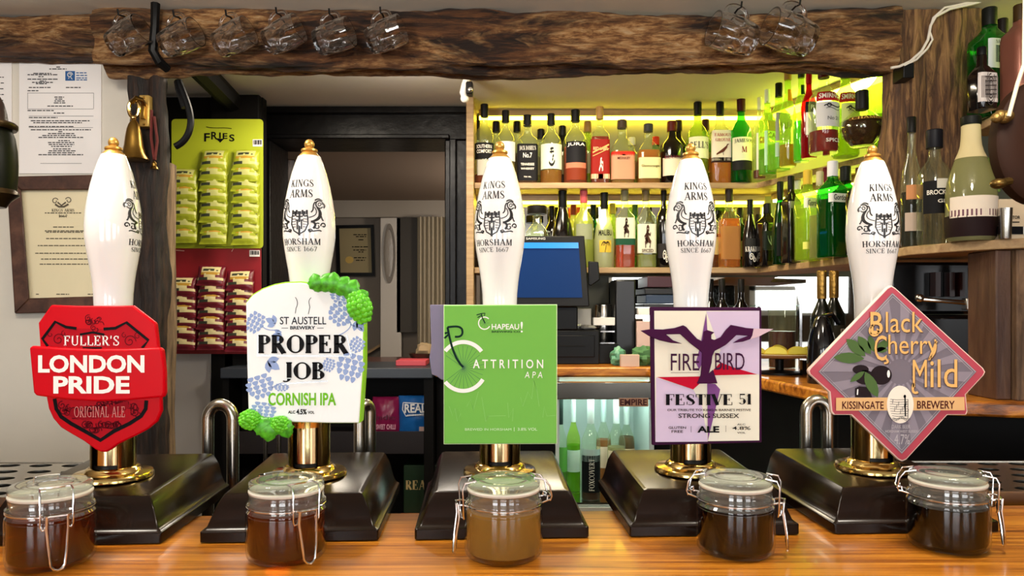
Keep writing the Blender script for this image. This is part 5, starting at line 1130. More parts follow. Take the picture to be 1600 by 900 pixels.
# framed certificate
fw = wood('frame_wood', ['#2c1a12', '#4c2f22', '#6a4735'], (6, 16, 6), .55, .1, .2, .003)
ctr = P(88, 380, dN); rt = thing('framed_certificate', (ctr.x, dN, P(0, 490, dN).z), 'brown wooden frame round a cream pub certificate under the white notice', 'picture frame')
mb = MB(); O = [(10, 276), (200, 272), (206, 485), (23, 490)]; I = [(33, 297), (176, 296), (180, 462), (46, 466)]
for k in range(4):
    q = [O[k], O[(k+1) % 4], I[(k+1) % 4], I[k]]; mb.prism(q, lambda x, y: P(x, y, 1.90), lambda x, y: P(x, y, 1.928))
mb.build('frame', fw, rt, bevel=.003)
mb = MB(); mb.prism([(30, 294), (180, 293), (184, 466), (43, 470)], lambda x, y: P(x, y, 1.918), lambda x, y: P(x, y, 1.927)); mb.build('certificate', cream_paper, rt)
mb = MB(); dC = 1.917; k = 200
for y, a, b in ((332, 70, 128), (337, 92, 104), (354, 83, 116), (360, 70, 131), (362, 72, 131), (372, 72, 131), (383, 59, 138), (395, 55, 138), (404, 64, 138), (412, 62, 138), (459, 56, 62), (459, 88, 108), (459, 137, 150)): lines(mb, a, b, y, dC, 1.5, k); k += 1
for pts, w in ((spiral(86, 314, 5, 2, 20, 380), 1.3), (spiral(107, 313, 5, 2, 160, -200), 1.3), ([(86, 319), (92, 323), (100, 323), (107, 319)], 3), ([(90, 316), (96, 321), (103, 316)], 2.4)): put(mb, brush(pts, w), lambda x, y: P(x, y, dC))
put(mb, S_('KINGS ARMS', 81, 326, 116, 331, T=.2), lambda x, y: P(x, y, dC)); put(mb, S_('1667', 92, 335, 105, 340, T=.2), lambda x, y: P(x, y, dC))
mb.build('certificate_print', pm('brown_ink', '#5b5140', .8), rt)

# ---------------------------------------------------------------- brass bell on the post
dB = 1.77
rt = thing('bell', P(209, 250, dB), 'brass hand bell hanging from a bracket on the dark timber post', 'bell')
c = P(209, 248, dB); k = dB/F
mb = MB(); mb.lathe([(r*k, (250-y)*k) for r, y in ((20.5, 250), (22.5, 249), (21, 246.5), (17, 240), (14, 228), (12.5, 215), (10.5, 203), (8, 195), (4.5, 189), (2.2, 186), (2.2, 181))], 36, (c.x, c.y, P(0, 250, dB).z)); mb.build('bell_body', brass_old, rt)
mb = MB(); mb.tube([P(209+8*math.cos(t), 170+14*math.sin(t), dB) for t in [2*PI*i/20 for i in range(20)]], .0042, 8, True); mb.sphere(P(208, 184, dB), .007); mb.build('hanger', brass, rt)
mb = MB(); mb.tube([P(206, 160, dB), P(213, 153, dB-.01), P(221, 156, dB), P(226, 165, 1.80), P(229, 178, 1.815)], .006, 8); mb.build('bracket_arm', brass_old, rt)
mb = MB(); a, b = P(217, 148, 1.80), P(232.5, 198, 1.80); mb.box(a.x, b.x, 1.80, 1.822, b.z, a.z); pl = mb.build('wall_plate', pm('brass_plate', '#c9a65c', .35, metal=.8), rt, bevel=.002)
mb = MB(); a, b = P(221, 162, 1.795), P(227, 186, 1.795); mb.box(a.x, b.x, 1.79, 1.80, b.z, a.z); mb.build('plate_slot', brass_old, pl, bevel=.001)
mb = MB(); [mb.sphere(P(225, y, 1.799), .003) for y in (152, 194)]; mb.build('screw', brass_old, pl)
mb = MB(); mb.tube([P(237, 172, 1.80), P(236, 215, 1.80), P(241, 250, 1.80)], .0035, 6); mb.tube([P(241, 182, 1.80), P(246, 220, 1.80), P(242, 250, 1.80)], .0035, 6)
cd = mb.build('cord', pm('red_cord', '#5a1712', .7)); tag(cd, 'dark red looped bell cord on the timber post', 'cord')
mb = MB(); q = P(241, 258, 1.80); mb.lathe([(.002, .020), (.006, .014), (.005, .008), (.009, .003), (.010, 0)], 16, (q.x, q.y, q.z-.01)); mb.build('cord_end', brass_old, cd)

# ---------------------------------------------------------------- snack cards and packets
dK = 2.42
def card(x0, y0, x1, y1, d, m, label):
    a, b = P(x0, y0, d), P(x1, y1, d); root = thing('snack_card', ((a.x+b.x)/2, d, b.z), label, 'snack card', 'snack display cards')
    mb = MB(); mb.prism([(x, y) for x, y in rrect(a.x, b.x, b.z, a.z, .012)], lambda x, y: (x, d, y), lambda x, y: (x, d+.003, y)); mb.build('card', m, root); return root
gc = card(268, 186, 411, 388, dK, pm('acid_green_card', '#a9b424', .45), 'acid green hanging card of snack packets above the red card')
mb = MB()
for s, x0, y0, x1, y1, sh in (('F', 319, 208, 328, 221, 0), ('R', 330, 206, 340, 218, 0), ('I', 342.5, 207, 345, 216, 0), ('E', 348, 208, 355.5, 217, 0), ('S', 358, 210, 366.5, 221, 0)): put(mb, T_(s, x0, y0, x1, y1, .02), lambda x, y: P(x, y, dK-.001))
put(mb, brush(bez((322, 198), (335, 202), (348, 198), (362, 201)), 1), lambda x, y: P(x, y, dK-.001))
put(mb, poly([(337, 216), (350, 217), (344, 223)]), lambda x, y: P(x, y, dK-.001)); mb.build('card_lettering', black_ink, gc)
def barcode(card_, x0, y0, x1, y1):
    mb = MB(); a, b = P(x0, y0, dK), P(x1, y1, dK); mb.box(a.x, b.x, dK-.0012, dK-.0002, b.z, a.z); w_ = mb.build('barcode', paper, card_); mb = MB()
    for i in range(9):
        x = x0+1+i*(x1-x0-2)/9; a, b = P(x, y0+1, dK), P(x+.8+(i % 3)*.3, y1-3, dK); mb.quad((a.x, dK-.0016, a.z), (b.x, dK-.0016, a.z), (b.x, dK-.0016, b.z), (a.x, dK-.0016, b.z))
    mb.build('bars', black_ink, w_)
barcode(gc, 395, 218, 410, 229)
rc = card(266, 378, 408, 553, dK+.006, pm('dark_red_card', '#8e1420', .45), 'dark red hanging card of snack packets below the green card')
mb = MB()
put(mb, brush([(320, 388), (322, 385), (335, 386), (352, 386), (366, 386), (362, 393)], 1.2), lambda x, y: P(x, y, dK)); put(mb, brush([(275, 391), (288, 392)], 1.2), lambda x, y: P(x, y, dK)); mb.build('card_print', pm('pale_red_print', '#d9a9a4', .6), rc)
barcode(rc, 390, 391, 406, 401)
def packet_mesh(name, body, w, h, mats):
    """pillow packet: crimped ends, printed panel and a strip with a dark dash"""
    mb = MB(); nx, nz = 14, 16; front = []; back = []
    rr = random.Random(hash(body) % 100 if False else len(body)); 
    for j in range(nz+1):
        v = j/nz; fr, bk = [], []
        for i in range(nx+1):
            u = i/nx; puff = .013*(math.sin(PI*u)**.6)*(math.sin(PI*min(1, max(0, (v-.06)/.88)))**.6)
            cr = .0012*noise.noise(Vector((u*7, v*9, len(body)*.7)))+(.0008*math.sin(u*60) if v < .08 or v > .92 else 0)
            x = (u-.5)*w*(1-.04*math.sin(PI*v)); z = (v-1)*h
            fr.append((x, -puff+cr, z)); bk.append((x, puff*.3+.001+cr, z))
        front.append([mb.vert(p) for p in fr]); back.append([mb.vert(p) for p in bk])
    def cell(u, v):
        if v > .50 and .14 < u < .86 and v < .92:
            n = noise.noise(Vector((u*9, v*14, 3.3)))
            return 2 if (.66 < v < .84 and .2 < u < .8 and n > -.25) else (3 if v < .62 and n > 0 else 1)
        if .28 < v < .40: return 2 if .1 < u < .42 else 1
        if .40 <= v < .5 and .3 < u < .75: return 1
        return 0
    for j in range(nz):
        for i in range(nx):
            mb.mi = cell((i+.5)/nx, (j+.5)/nz); mb.face((front[j][i], front[j][i+1], front[j+1][i+1], front[j+1][i]))
            mb.mi = 0; mb.face((back[j][i], back[j+1][i], back[j+1][i+1], back[j][i+1]))
    for j in range(nz):
        mb.face((front[j][0], front[j+1][0], back[j+1][0], back[j][0])); mb.face((front[j][nx], back[j][nx], back[j+1][nx], front[j+1][nx]))
    for i in range(nx):
        mb.face((front[0][i], back[0][i], back[0][i+1], front[0][i+1])); mb.face((front[nz][i], front[nz][i+1], back[nz][i+1], back[nz][i]))
    o = mb.build(name, mats, origin=(0, 0, 0), sharp=70); return o
pk_g = packet_mesh('snack_packet', 'green', 42*dK/F, 36*dK/F, [pm('green_packet', '#9aa324', .3), pm('pale_packet_panel', '#bdbd72', .4), pm('packet_scribble', '#33382a', .5), pm('packet_ochre', '#b58a2a', .5)])
pk_r = packet_mesh('snack_packet', 'red', 42*dK/F, 33*dK/F, [pm('maroon_packet', '#6a1424', .3), pm('beige_packet_panel', '#d6c894', .4), pm('packet_scribble', '#33382a', .5), pm('packet_ochre', '#b58a2a', .5)])
ORD = ['top', 'second', 'third', 'fourth', 'fifth', 'sixth', 'seventh', 'eighth', 'ninth', 'tenth']
usedg = [False, False]
def column(kind, proto, xc, y_bots, colname, cardname, x_sl=0):
    for j, yb in enumerate(y_bots):
        first = not usedg[kind]; usedg[kind] = True
        o = proto if first else proto.copy()
        if not first: COL.objects.link(o)
        h = (36 if kind == 0 else 33)*dK/F; dd = dK-.012-.009*0
        tilt = math.radians(17)
        p = P(xc+x_sl*j, yb, dK)
        o.location = (p.x, dK-.008-.0025*((j*7+kind) % 2), p.z+h*math.cos(tilt)); o.rotation_euler = (-tilt, math.radians(((j*37+int(xc)) % 7)-3)*.6, 0)
        tag(o, '%s snack packet from the top in the %s column of the %s card' % (ORD[j], colname, cardname) if j else 'top snack packet, printed front showing, in the %s column of the %s card' % (colname, cardname), 'snack packet', 'packets on the %s card' % cardname)
column(0, pk_g, 292, [298, 316, 331, 346, 363, 381][:6], 'left', 'green')
column(0, pk_g, 338, [269, 285, 302, 318, 334, 350, 366, 383], 'middle', 'green')
column(0, pk_g, 387, [269, 286, 302, 319, 335, 351, 367, 384], 'right', 'green')
column(1, pk_r, 290, [464, 481, 497, 513, 529, 546], 'left', 'red')
column(1, pk_r, 334, [447, 465, 481, 498, 515, 531, 546], 'middle', 'red')
column(1, pk_r, 378, [454, 470, 486, 501, 517, 533, 549], 'right', 'red')

# ---------------------------------------------------------------- hooks, camera, cable, left and right lanterns
rt = thing('security_camera', P(737, 160, 2.3), 'small white bracketed camera under the ceiling above the shelf upright', 'camera')
mb = MB(); mb.box(P(724, 0, 2.3).x, P(752, 0, 2.3).x, 2.27, 2.33, 2.068, 2.0749); mb.build('mount', white_m, rt)
mb = MB(); mb.tube([P(733, 114, 2.3), P(727, 132, 2.3), P(724, 145, 2.3), P(726, 154, 2.3)], [.011, .012, .012, .009], 10); mb.sphere(P(726, 154, 2.3), .013); mb.build('arm', white_m, rt)
mb = MB(); a, b = P(728, 128, 2.28), P(739, 148, 2.28); mb.box(a.x, b.x, 2.27, 2.31, b.z, a.z); mb.build('housing', dark_grey, rt, bevel=.005)
mb = MB(); q = P(735, 140, 2.262); mb.sphere(q, .008, .006, .008); mb.build('lens', chrome, rt)
mb = MB()
mb.tube([P(1548, -2, 1.752), P(1520, 6, 1.752), P(1484, 14, 1.752), P(1462, 26, 1.752), P(1454, 40, 1.752), P(1450, 62, 1.752), P(1440, 80, 1.752), P(1422, 96, 1.752), P(1405, 104, 1.752), P(1392, 106, 1.752)], .0032, 8)
mb.tube([P(1520, 3, 1.752), P(1476, 12, 1.752), P(1458, 28, 1.752), P(1452, 48, 1.752), P(1457, 62, 1.752), P(1449, 76, 1.752), P(1432, 93, 1.752), P(1412, 103, 1.752)], .0026, 8)
tag(mb.build('cable', pm('cable_white', '#d9d0c2', .5)), 'pair of white cables trailing down the rough timber at the upper right', 'cable')
mb = MB(); a, b = P(1411, 98, 1.752), P(1428, 122, 1.752); mb.box(a.x, b.x, 1.75, 1.80, b.z, a.z); tag(mb.build('clip_block', black_plastic, bevel=.002), 'small black clip holding the white cables at the timber corner', 'cable clip')
# dark lantern at the left edge
k = 1.05/F; q = P(-14, 300, 1.05)
rt = thing('hanging_lantern', q, 'dark green lantern with a bronze collar cut off by the left edge', 'lantern')
mb = MB(); mb.lathe([(34*k, 4*k), (35.5*k, 20*k), (36*k, 44*k), (35*k, 66*k), (32*k, 86*k), (27*k, 100*k)], 36, q); mb.build('lantern_body', pm('lantern_green', '#0a0c04', .4, spec=.15), rt)
mb = MB(); mb.lathe([(27*k, 98*k), (34*k, 98*k), (36*k, 101*k), (36*k, 106*k), (33*k, 109*k), (24*k, 110*k)], 36, q); mb.build('collar', pm('bronze_dark', '#3a2c16', .3, metal=.8), rt)
mb = MB(); mb.lathe([(23*k, 109*k), (21*k, 124*k), (17*k, 140*k), (12*k, 150*k), (5*k, 160*k), (2*k, 190*k), (2*k, 640*k)], 24, q); mb.build('cap', pm('lantern_brown', '#20120e', .35), rt)
mb = MB(); mb.lathe([(20*k, -24*k), (26*k, -14*k), (33*k, -8*k), (38*k, -4*k), (37*k, 0), (34*k, 4*k)], 36, q); mb.build('base_plate', pm('bronze_dark', '#3a2c16', .3, metal=.8), rt)
# dark round pan at the right edge
k = 1.15/F; q = P(1628, 222, 1.15)
rt = thing('hanging_pan', P(1628, 320, 1.15), 'dark brown round copper pan with brass knobs cut off by the right edge', 'pan')
mb = MB(); n = 48
def el(r, y): return [(q.x+r*72*k*math.cos(2*PI*i/n), y, q.z+r*98*k*math.sin(2*PI*i/n)) for i in range(n)]
mb.loft([el(.86, q.y+.03), el(.99, q.y+.02), el(1, q.y+.008), el(.985, q.y), el(.9, q.y-.006), el(.6, q.y-.010), el(.2, q.y-.011)]); mb.build('pan_body', pm('dark_copper', '#2a150a', .6, spec=.15, vary=.35, vscale=9), rt)
mb = MB(); mb.sphere(P(1560, 287, 1.13), .012, .012, .008); mb.tube([P(1556, 287, 1.13), P(1578, 283, 1.14)], .006, 8); mb.build('knob', pm('knob_brass', '#6b5327', .35, metal=.8), rt)
mb = MB()
for x, y, r in ((1557, 184, .008), (1563, 181, .009), (1570, 183, .010), (1576, 181, .008)): mb.sphere(P(x, y, 1.135), r)
mb.build('hanging_lug', pm('lug_brass', '#8a6f3c', .4, metal=.8, bump=.4, bscale=200), rt)
mb = MB(); mb.tube([P(1576, 182, 1.12), P(1590, 130, 1.12), P(1600, 100, 1.12), P(1602, -60, 1.14), P(1602, -340, 1.15)], .003, 8); mb.build('hanging_cord', pm('cord_pale', '#cfc6ae', .7), rt)

# ---------------------------------------------------------------- steel swan-neck taps and drip trays behind the bar
def swan(xa, xb, ytop, ybot, d, label, r=.0075, yaw=0):
    A, B = P(xa, ytop, d), P(xb, ytop, d); rad = (B.x-A.x)/2; cx = (A.x+B.x)/2; zt = P(0, ytop, d).z-rad*1.2
    c_, s_ = math.cos(math.radians(yaw)), math.sin(math.radians(yaw))
    pts = [(cx-rad*c_, d-rad*s_, 0)]+[(cx-rad*c_*math.cos(t), d-rad*s_*math.cos(t), zt+rad*1.2*math.sin(t)) for t in [PI*i/16 for i in range(17)]]+[(cx+rad*c_, d+rad*s_, 0)]
    mb = MB(); mb.tube(pts, r, 12); tag(mb.build('swan_neck_tap', steel), label, 'tap', 'steel swan-neck taps behind the pumps')
swan(325, 364, 632, 700, 1.04, 'steel swan-neck pipe behind the leftmost pump block', .0085)
swan(560, 580, 632, 695, 1.04, 'steel swan-neck pipe right of the white hop-trimmed clip', .0085, 50)
swan(1260, 1293, 626, 690, 1.07, 'steel swan-neck pipe left of the diamond clip', .009)
mb = MB()
for x, y0 in ((415, 676), (436, 682)): mb.tube([P(x, 560, 1.22), (P(x, 0, 1.22).x, 1.22, 0)], .0035, 8)
tag(mb.build('pipe', steel), 'pair of thin steel pipes behind the white clip', 'pipe')
def tray(x0, x1, y0, y1, z, label):
    root = thing('drip_tray', ((x0+x1)/2, (y0+y1)/2, z-.02), label, 'drip tray', 'drip trays behind the bar')
    nx, ny = 14, 5; mb = MB(); sx, sy = (x1-x0)/nx, (y1-y0)/ny
    for j in range(ny):
        for i in range(-1, nx+1):
            ox = (.5*sx if j % 2 else 0); a, b = max(x0, x0+i*sx+ox), min(x1, x0+(i+1)*sx+ox)
            if b-a < .4*sx:
                if b > a: mb.box(a, b, y0+j*sy, y0+(j+1)*sy, z-.0015, z)
                continue
            c = (x0+i*sx+ox+sx/2, y0+j*sy+sy/2); n = 24; r = min(sx, sy)*.26
            ring = [(c[0]+r*1.5*math.cos(2*PI*k/n), c[1]+r*math.sin(2*PI*k/n)) for k in range(n)]
            sq = []
            for k in range(n):
                t = 2*PI*k/n; u, v = math.cos(t), math.sin(t); m_ = max(abs(u), abs(v)); sq.append((min(b, max(a, c[0]+sx/2*u/m_)), c[1]+sy/2*v/m_))
            A = [mb.vert((x, y, z)) for x, y in ring]; B = [mb.vert((x, y, z)) for x, y in sq]; C = [mb.vert((x, y, z-.002)) for x, y in ring]
            for k in range(n):
                l = (k+1) % n; mb.face((A[k], A[l], B[l], B[k])); mb.face((C[k], C[l], A[l], A[k]))
    mb.build('perforated_top', steel, root)
    tr = MB(); tr.box(x0, x1, y0, y0+.003, z-.03, z+.001); tr.box(x0, x1, y1-.003, y1, z-.03, z+.001); tr.box(x0, x0+.003, y0, y1, z-.03, z); tr.box(x1-.003, x1, y0, y1, z-.03, z); tr.build('rim', steel, root)
    tr = MB(); tr.box(x0, x1, y0, y1, z-.034, z-.03); tr.build('pan', black_plastic, root)
    mb = MB(); mb.box(x0+.02, x1-.02, y0+.02, y1-.02, .75, z-.034); mb.build('support', black_wood, root)
tray(-1.25, -.555, .945, 1.16, 1.105, 'perforated steel drip tray behind the bar at the far left')
tray(.575, 1.25, .975, 1.17, 1.105, 'perforated steel drip tray behind the bar at the far right')

# ---------------------------------------------------------------- back counter: till, drawer, boxes
rt = thing('till_screen', P(866, 566, 2.42), 'black touch-screen till with a blue display', 'till')
mb = MB(); mb.prism([(800, 369), (913, 368.5), (921, 479), (800, 479)], lambda x, y: P(x, y, 2.40+(479-y)*.0002), lambda x, y: P(x, y, 2.435+(479-y)*.0002)); sc_ = mb.build('screen_housing', black_plastic, rt, bevel=.003)
mb = MB(); mb.prism([(800, 379), (904, 379), (910, 465), (800, 465)], lambda x, y: P(x, y, 2.396+(479-y)*.0002), lambda x, y: P(x, y, 2.3985+(479-y)*.0002)); mb.build('display', pm('display_blue', '#0a2450', .35, spec=.08, emit='#17457f', estr=.22), sc_)
mb = MB(); mb.prism([(800, 379), (903.5, 379), (904, 388), (800, 388)], lambda x, y: P(x, y, 2.392+(479-y)*.0002), lambda x, y: P(x, y, 2.3945+(479-y)*.0002)); mb.build('display_bar', pm('display_bright_blue', '#1a6fd0', .2, emit='#2a8cf0', estr=.5), sc_)
mb = MB(); put(mb, T_('SAMSUNG', 822, 371, 852, 374.5), lambda x, y: P(x, y, 2.396)); mb.build('maker_lettering', white_m, sc_)
mb = MB(); a, b = P(838, 479, 2.46), P(902, 525, 2.46); mb.box(a.x, b.x, 2.44, 2.52, P(0, 516, 2.44).z+.0005, a.z); mb.build('stand', black_plastic, rt, bevel=.004)
rt = thing('card_reader', P(928, 445, 2.47), 'black angled side panel attached right of the till screen', 'card reader')
mb = MB(); mb.prism([(919, 408), (935, 409), (937.5, 437), (923, 447), (919, 444)], lambda x, y: P(x, y, 2.44), lambda x, y: P(x, y, 2.50)); mb.build('housing', dark_grey, rt, bevel=.003)
rt = thing('cash_drawer', P(895, 566, 2.44), 'black cash drawer on the oak back counter under the till screen', 'cash drawer')
a, b = P(800, 516, 2.44), P(937, 564, 2.44); mb = MB(); mb.box(a.x, b.x, 2.44, 2.70, CZ, a.z); mb.build('body', dark_grey, rt, bevel=.004)
a, b = P(860, 524, 2.436), P(929, 558, 2.436); mb = MB(); mb.box(a.x, b.x, 2.432, 2.441, b.z, a.z); mb.build('drawer_front', black_plastic, rt, bevel=.002)
a, b = P(872, 540, 2.43), P(914, 541.5, 2.43); mb = MB(); mb.box(a.x, b.x, 2.43, 2.434, b.z, a.z); mb.build('slot', pm('slot_black', '#020202', .9), rt)
# crumpled receipts on the drawer
mb = MB(); r = random.Random(4)
def crumple(mb, c, sx, sy, sz, seed, n=12, m=8):
    loops = []
    for j in range(1, m):
        t = PI*j/m; lp = []
        for i in range(n):
            a = 2*PI*i/n; dv = Vector((math.sin(t)*math.cos(a), math.sin(t)*math.sin(a), -math.cos(t))); q = 1+.45*noise.noise(dv*2.2+Vector((seed, 0, 0)))
            lp.append((c[0]+sx*q*dv.x, c[1]+sy*q*dv.y, max(c[2]-sz*.98, c[2]+sz*q*dv.z)))
        loops.append(lp)
    mb.loft(loops)
zD = P(0, 516, 2.44).z
c = P(890, 510, 2.50); crumple(mb, (c.x, c.y, zD+.014), .035, .03, .014, 3.3); tag(mb.build('receipt_roll', paper, sharp=20), 'crumpled white till receipt lying on the cash drawer', 'receipt')
mb = MB(); c = P(918, 512, 2.50); crumple(mb, (c.x, c.y, zD+.008), .03, .03, .008, 6.1); tag(mb.build('receipt_roll', pm('grey_paper', '#8d8a86', .8), sharp=20), 'grey crumpled slip right of the white receipt on the drawer', 'receipt')
# card printer, white lamp-lit steel canister, boxes, folders
rt = thing('steel_canister', P(942, 500, 2.56), 'shiny steel canister behind the till screen', 'canister')
q = P(942, 499, 2.60); mb = MB(); mb.lathe([(.034, 0), (.035, .002), (.035, .12), (.033, .124), (.033, .128), (.010, .136), (.001, .137)], 32, (q.x, q.y, CZ+.07)); mb.build('body', pm('polished_steel', '#d9d7d2', .16, metal=1), rt)
mb = MB(); mb.box(q.x-.05, q.x+.05, 2.55, 2.65, CZ, CZ+.07); tag(mb.build('storage_box', dark_grey, bevel=.003), 'low black box under the steel canister and the white card', 'box')
mb = MB(); a, b = P(926, 496, 2.53), P(959, 508, 2.53); mb.box(a.x, b.x, 2.50, 2.548, CZ+.07-.0, a.z-.0); mb.v = [Vector((v.x, v.y, max(v.z, P(0, 508, 2.53).z))) for v in mb.v]
tag(mb.build('paper_box', paper, bevel=.001), 'flat white paper box in front of the steel canister', 'box')
mb = MB(); a, b = P(900, 482, 2.52), P(924, 502, 2.52); mb.box(a.x, b.x, 2.52, 2.56, zD, a.z); tag(mb.build('clear_tub', pm('clear_tub', '#b9b2a6', .25), bevel=.003), 'small pale plastic tub under the right corner of the till screen', 'tub')
mb = MB(); a, b = P(960, 437, 2.52), P(992, 545, 2.52); mb.box(a.x, b.x, 2.50, 2.64, CZ, a.z); tag(mb.build('tall_speaker', pm('tower_black', '#101012', .3), bevel=.006), 'tall narrow black unit standing beside the folders on the counter', 'speaker')
mb = MB(); a, b = P(928, 510, 2.52), P(962, 545, 2.52); mb.box(a.x, b.x, 2.46, 2.55, CZ, CZ+.068)
o = mb.build('card_printer', dark_grey, bevel=.004); tag(o, 'small black receipt printer right of the cash drawer', 'printer')
for y in (517, 535):
    mb = MB(); a, b = P(938, y, 2.455), P(962, y+2, 2.455); mb.box(a.x, b.x-.004, 2.452, 2.459, b.z, a.z); mb.build('chrome_strip', chrome, o)
fz = CZ+.085
mb = MB(); mb.box(P(992, 0, 2.55).x, P(1075, 0, 2.55).x, 2.50, 2.70, CZ, fz); tag(mb.build('document_tray', pm('grey_tray', '#8e8a88', .6), bevel=.004), 'grey document tray under the stack of folders', 'tray')
for y0, y1, cc, lab, dx in ((432, 449, '#3a0f1a', 'maroon folder on top of the stack of folders', 4), (451, 460, '#0f0e11', 'black folder in the middle of the stack of folders', 0), (461, 474, '#23344f', 'blue folder third down in the stack of folders', 2), (475, 480, '#1a1a20', 'thin black folder at the bottom of the stack of folders', -2)):
    a, b = P(1006+dx, y0, 2.53), P(1070+dx, y1, 2.53); mb = MB(); mb.box(a.x, b.x, 2.51, 2.70, b.z, a.z); tag(mb.build('folder', pm('folder_'+cc.strip('#'), cc, .4), bevel=.002), lab, 'folder', 'folders stacked on the back counter')
mb = MB(); a, b = P(996, 481, 2.50), P(1070, 492, 2.50); mb.box(a.x, b.x, 2.485, 2.70, b.z, a.z); tag(mb.build('paper_stack', paper, bevel=.002), 'stack of white paper under the folders', 'paper')
mb = MB(); a, b = P(995, 502, 2.46), P(1050, 530, 2.46); mb.box(a.x, b.x, 2.455, 2.475, CZ, a.z); tag(mb.build('leaflet_box', pm('pink_paper', '#d8b8b0', .7), bevel=.001), 'pale pink card propped left of the bird clip', 'card')
mb = MB(); c = P(966, 549, 2.40); crumple(mb, (c.x, c.y, CZ+.028), .027, .025, .028, 1.7, 20, 14); tag(mb.build('green_bag', pm('pale_green_bag', '#5f9a7a', .35), sharp=25), 'crumpled pale green bag on the oak counter', 'bag')
mb = MB(); c = P(1008, 549, 2.40); crumple(mb, (c.x, c.y, CZ+.030), .045, .03, .030, 5.7, 20, 14); tag(mb.build('green_cloth', pm('green_cloth', '#4d7a4a', .7), sharp=25), 'green cloth bundle beside the bird clip on the oak counter', 'cloth')
mb = MB(); a, b = P(969, 554, 2.36), P(998, 566, 2.36); mb.box(a.x, b.x, 2.345, 2.37, CZ, a.z); tag(mb.build('small_box', pm('pink_box', '#d9b7a4', .6), bevel=.001), 'small pale pink box at the front of the oak counter', 'box')
# things on the ledge by the doorway
mb = MB(); a, b = P(622, 567, 2.45), P(668, 578, 2.45); mb.box(a.x, b.x, 2.40, 2.50, 1.1585, 1.1585+.018); o = mb.build('book', pm('red_book', '#b8404a', .5), bevel=.002); tag(o, 'red book lying on the dark cabinet by the doorway', 'book')
mb = MB(); q = P(658, 560, 2.52); mb.lathe([(.02, 0), (.034, .012), (.042, .03), (.044, .034), (.040, .033), (.02, .008)], 28, (q.x, 2.53, 1.1585)); tag(mb.build('bowl', pm('dark_bowl', '#2a1c12', .4)), 'dark wooden bowl on the ledge by the doorway', 'bowl')
mb = MB(); crumple(mb, (q.x+.01, 2.53, 1.1585+.044), .03, .026, .024, 2.2); tag(mb.build('bread_roll', pm('bowl_fill', '#8a7658', .8)), 'beige bundle heaped in the dark bowl by the doorway', 'bundle')
# wall shelf and frame in the far room
rt = thing('framed_certificate', P(555, 430, 4.45), 'black-framed certificate on the grey wall beyond the doorway', 'picture frame')
q4 = [(524, 352), (584, 351), (586, 431), (526, 431)]; qi = [(530, 357), (579, 356), (581, 426), (532, 426)]; mb = MB()
for k2 in range(4): mb.prism([q4[k2], q4[(k2+1) % 4], qi[(k2+1) % 4], qi[k2]], lambda x, y: P(x, y, 4.45), lambda x, y: P(x, y, 4.499))
mb.build('frame', black_plastic, rt)
mb = MB(); mb.prism(qi, lambda x, y: P(x, y, 4.47), lambda x, y: P(x, y, 4.498)); mb.build('certificate', pm('olive_certificate', '#a8976c', .6), rt)
mb = MB(); k = 300
for y, a, b in ((366, 552, 574), (369, 556, 572), (374, 560, 570), (385, 550, 575), (390, 552, 572), (393, 560, 568), (402, 553, 572), (406, 556, 570)): lines(mb, a, b, y, 4.468, 1.4, k); k += 1
mb.build('print', black_ink, rt)
mb = MB(); put(mb, poly(arc2(546, 406, 6.5, 5.5, 0, 360, 16)[:-1]), lambda x, y: P(x, y, 4.468)); mb.build('seal', pm('seal_gold', '#d9b45a', .5), rt)
mb = MB(); a, b = P(560, 548, 3.9), P(605, 553, 3.9); mb.prism([(570, 551), (605, 531), (605, 535), (570, 556)], lambda x, y: P(x, y, 4.42), lambda x, y: P(x, y, 4.499)); tag(mb.build('handrail', shelf_oak), 'sloping wooden rail beyond the doorway', 'rail')

# crisps in the cabinet
def crisp_bag(name, px, py0, py1, wpx, d, m, label, top=None, fold=False):
    a, b = P(px-wpx/2, py0, d), P(px+wpx/2, py1, d); root = thing(name, (P(px, 0, d).x, d, b.z), label, 'crisp bag', 'crisp bags in the black cabinet')
    mb = MB(); nx, nz = 18, 20; Fr, Bk = [], []
    for j in range(nz+1):
        v = j/nz; f_, b_ = [], []
        for i in range(nx+1):
            u = i/nx; puff = .028*(math.sin(PI*u)**.55)*(math.sin(PI*min(1, .08+v*.9))**.5); cr = .004*noise.noise(Vector((u*5+px, v*6, 1.1)))
            x = a.x+(b.x-a.x)*(u+(.10*(u-.5)*-1*(v if fold else 0))); z = b.z+(a.z-b.z)*v
            f_.append((x, d-puff+cr, z)); b_.append((x, d+puff+.002+cr, z))
        Fr.append([mb.vert(p) for p in f_]); Bk.append([mb.vert(p) for p in b_])
    for j in range(nz):
        for i in range(nx):
            mb.face((Fr[j][i], Fr[j][i+1], Fr[j+1][i+1], Fr[j+1][i])); mb.face((Bk[j][i], Bk[j+1][i], Bk[j+1][i+1], Bk[j][i+1]))
        mb.face((Fr[j][0], Fr[j+1][0], Bk[j+1][0], Bk[j][0])); mb.face((Fr[j][nx], Bk[j][nx], Bk[j+1][nx], Fr[j+1][nx]))
    for i in range(nx): mb.face((Fr[nz][i], Fr[nz][i+1], Bk[nz][i+1], Bk[nz][i]))
    mb.build('bag', m, root, sharp=60); return root
dC2 = 2.44
zs_ = .93
r1 = crisp_bag('crisp_bag', 603, 620, 678.4, 46, dC2, pm('magenta_bag', '#8a1848', .3), 'magenta crisp bag in the black cabinet', fold=True)
mb = MB(); put(mb, T_('indie', 586, 648, 618, 656, .0), lambda x, y: P(x, y, dC2-.034)); mb.build('bag_lettering', pm('dark_magenta', '#54102e', .4), r1)
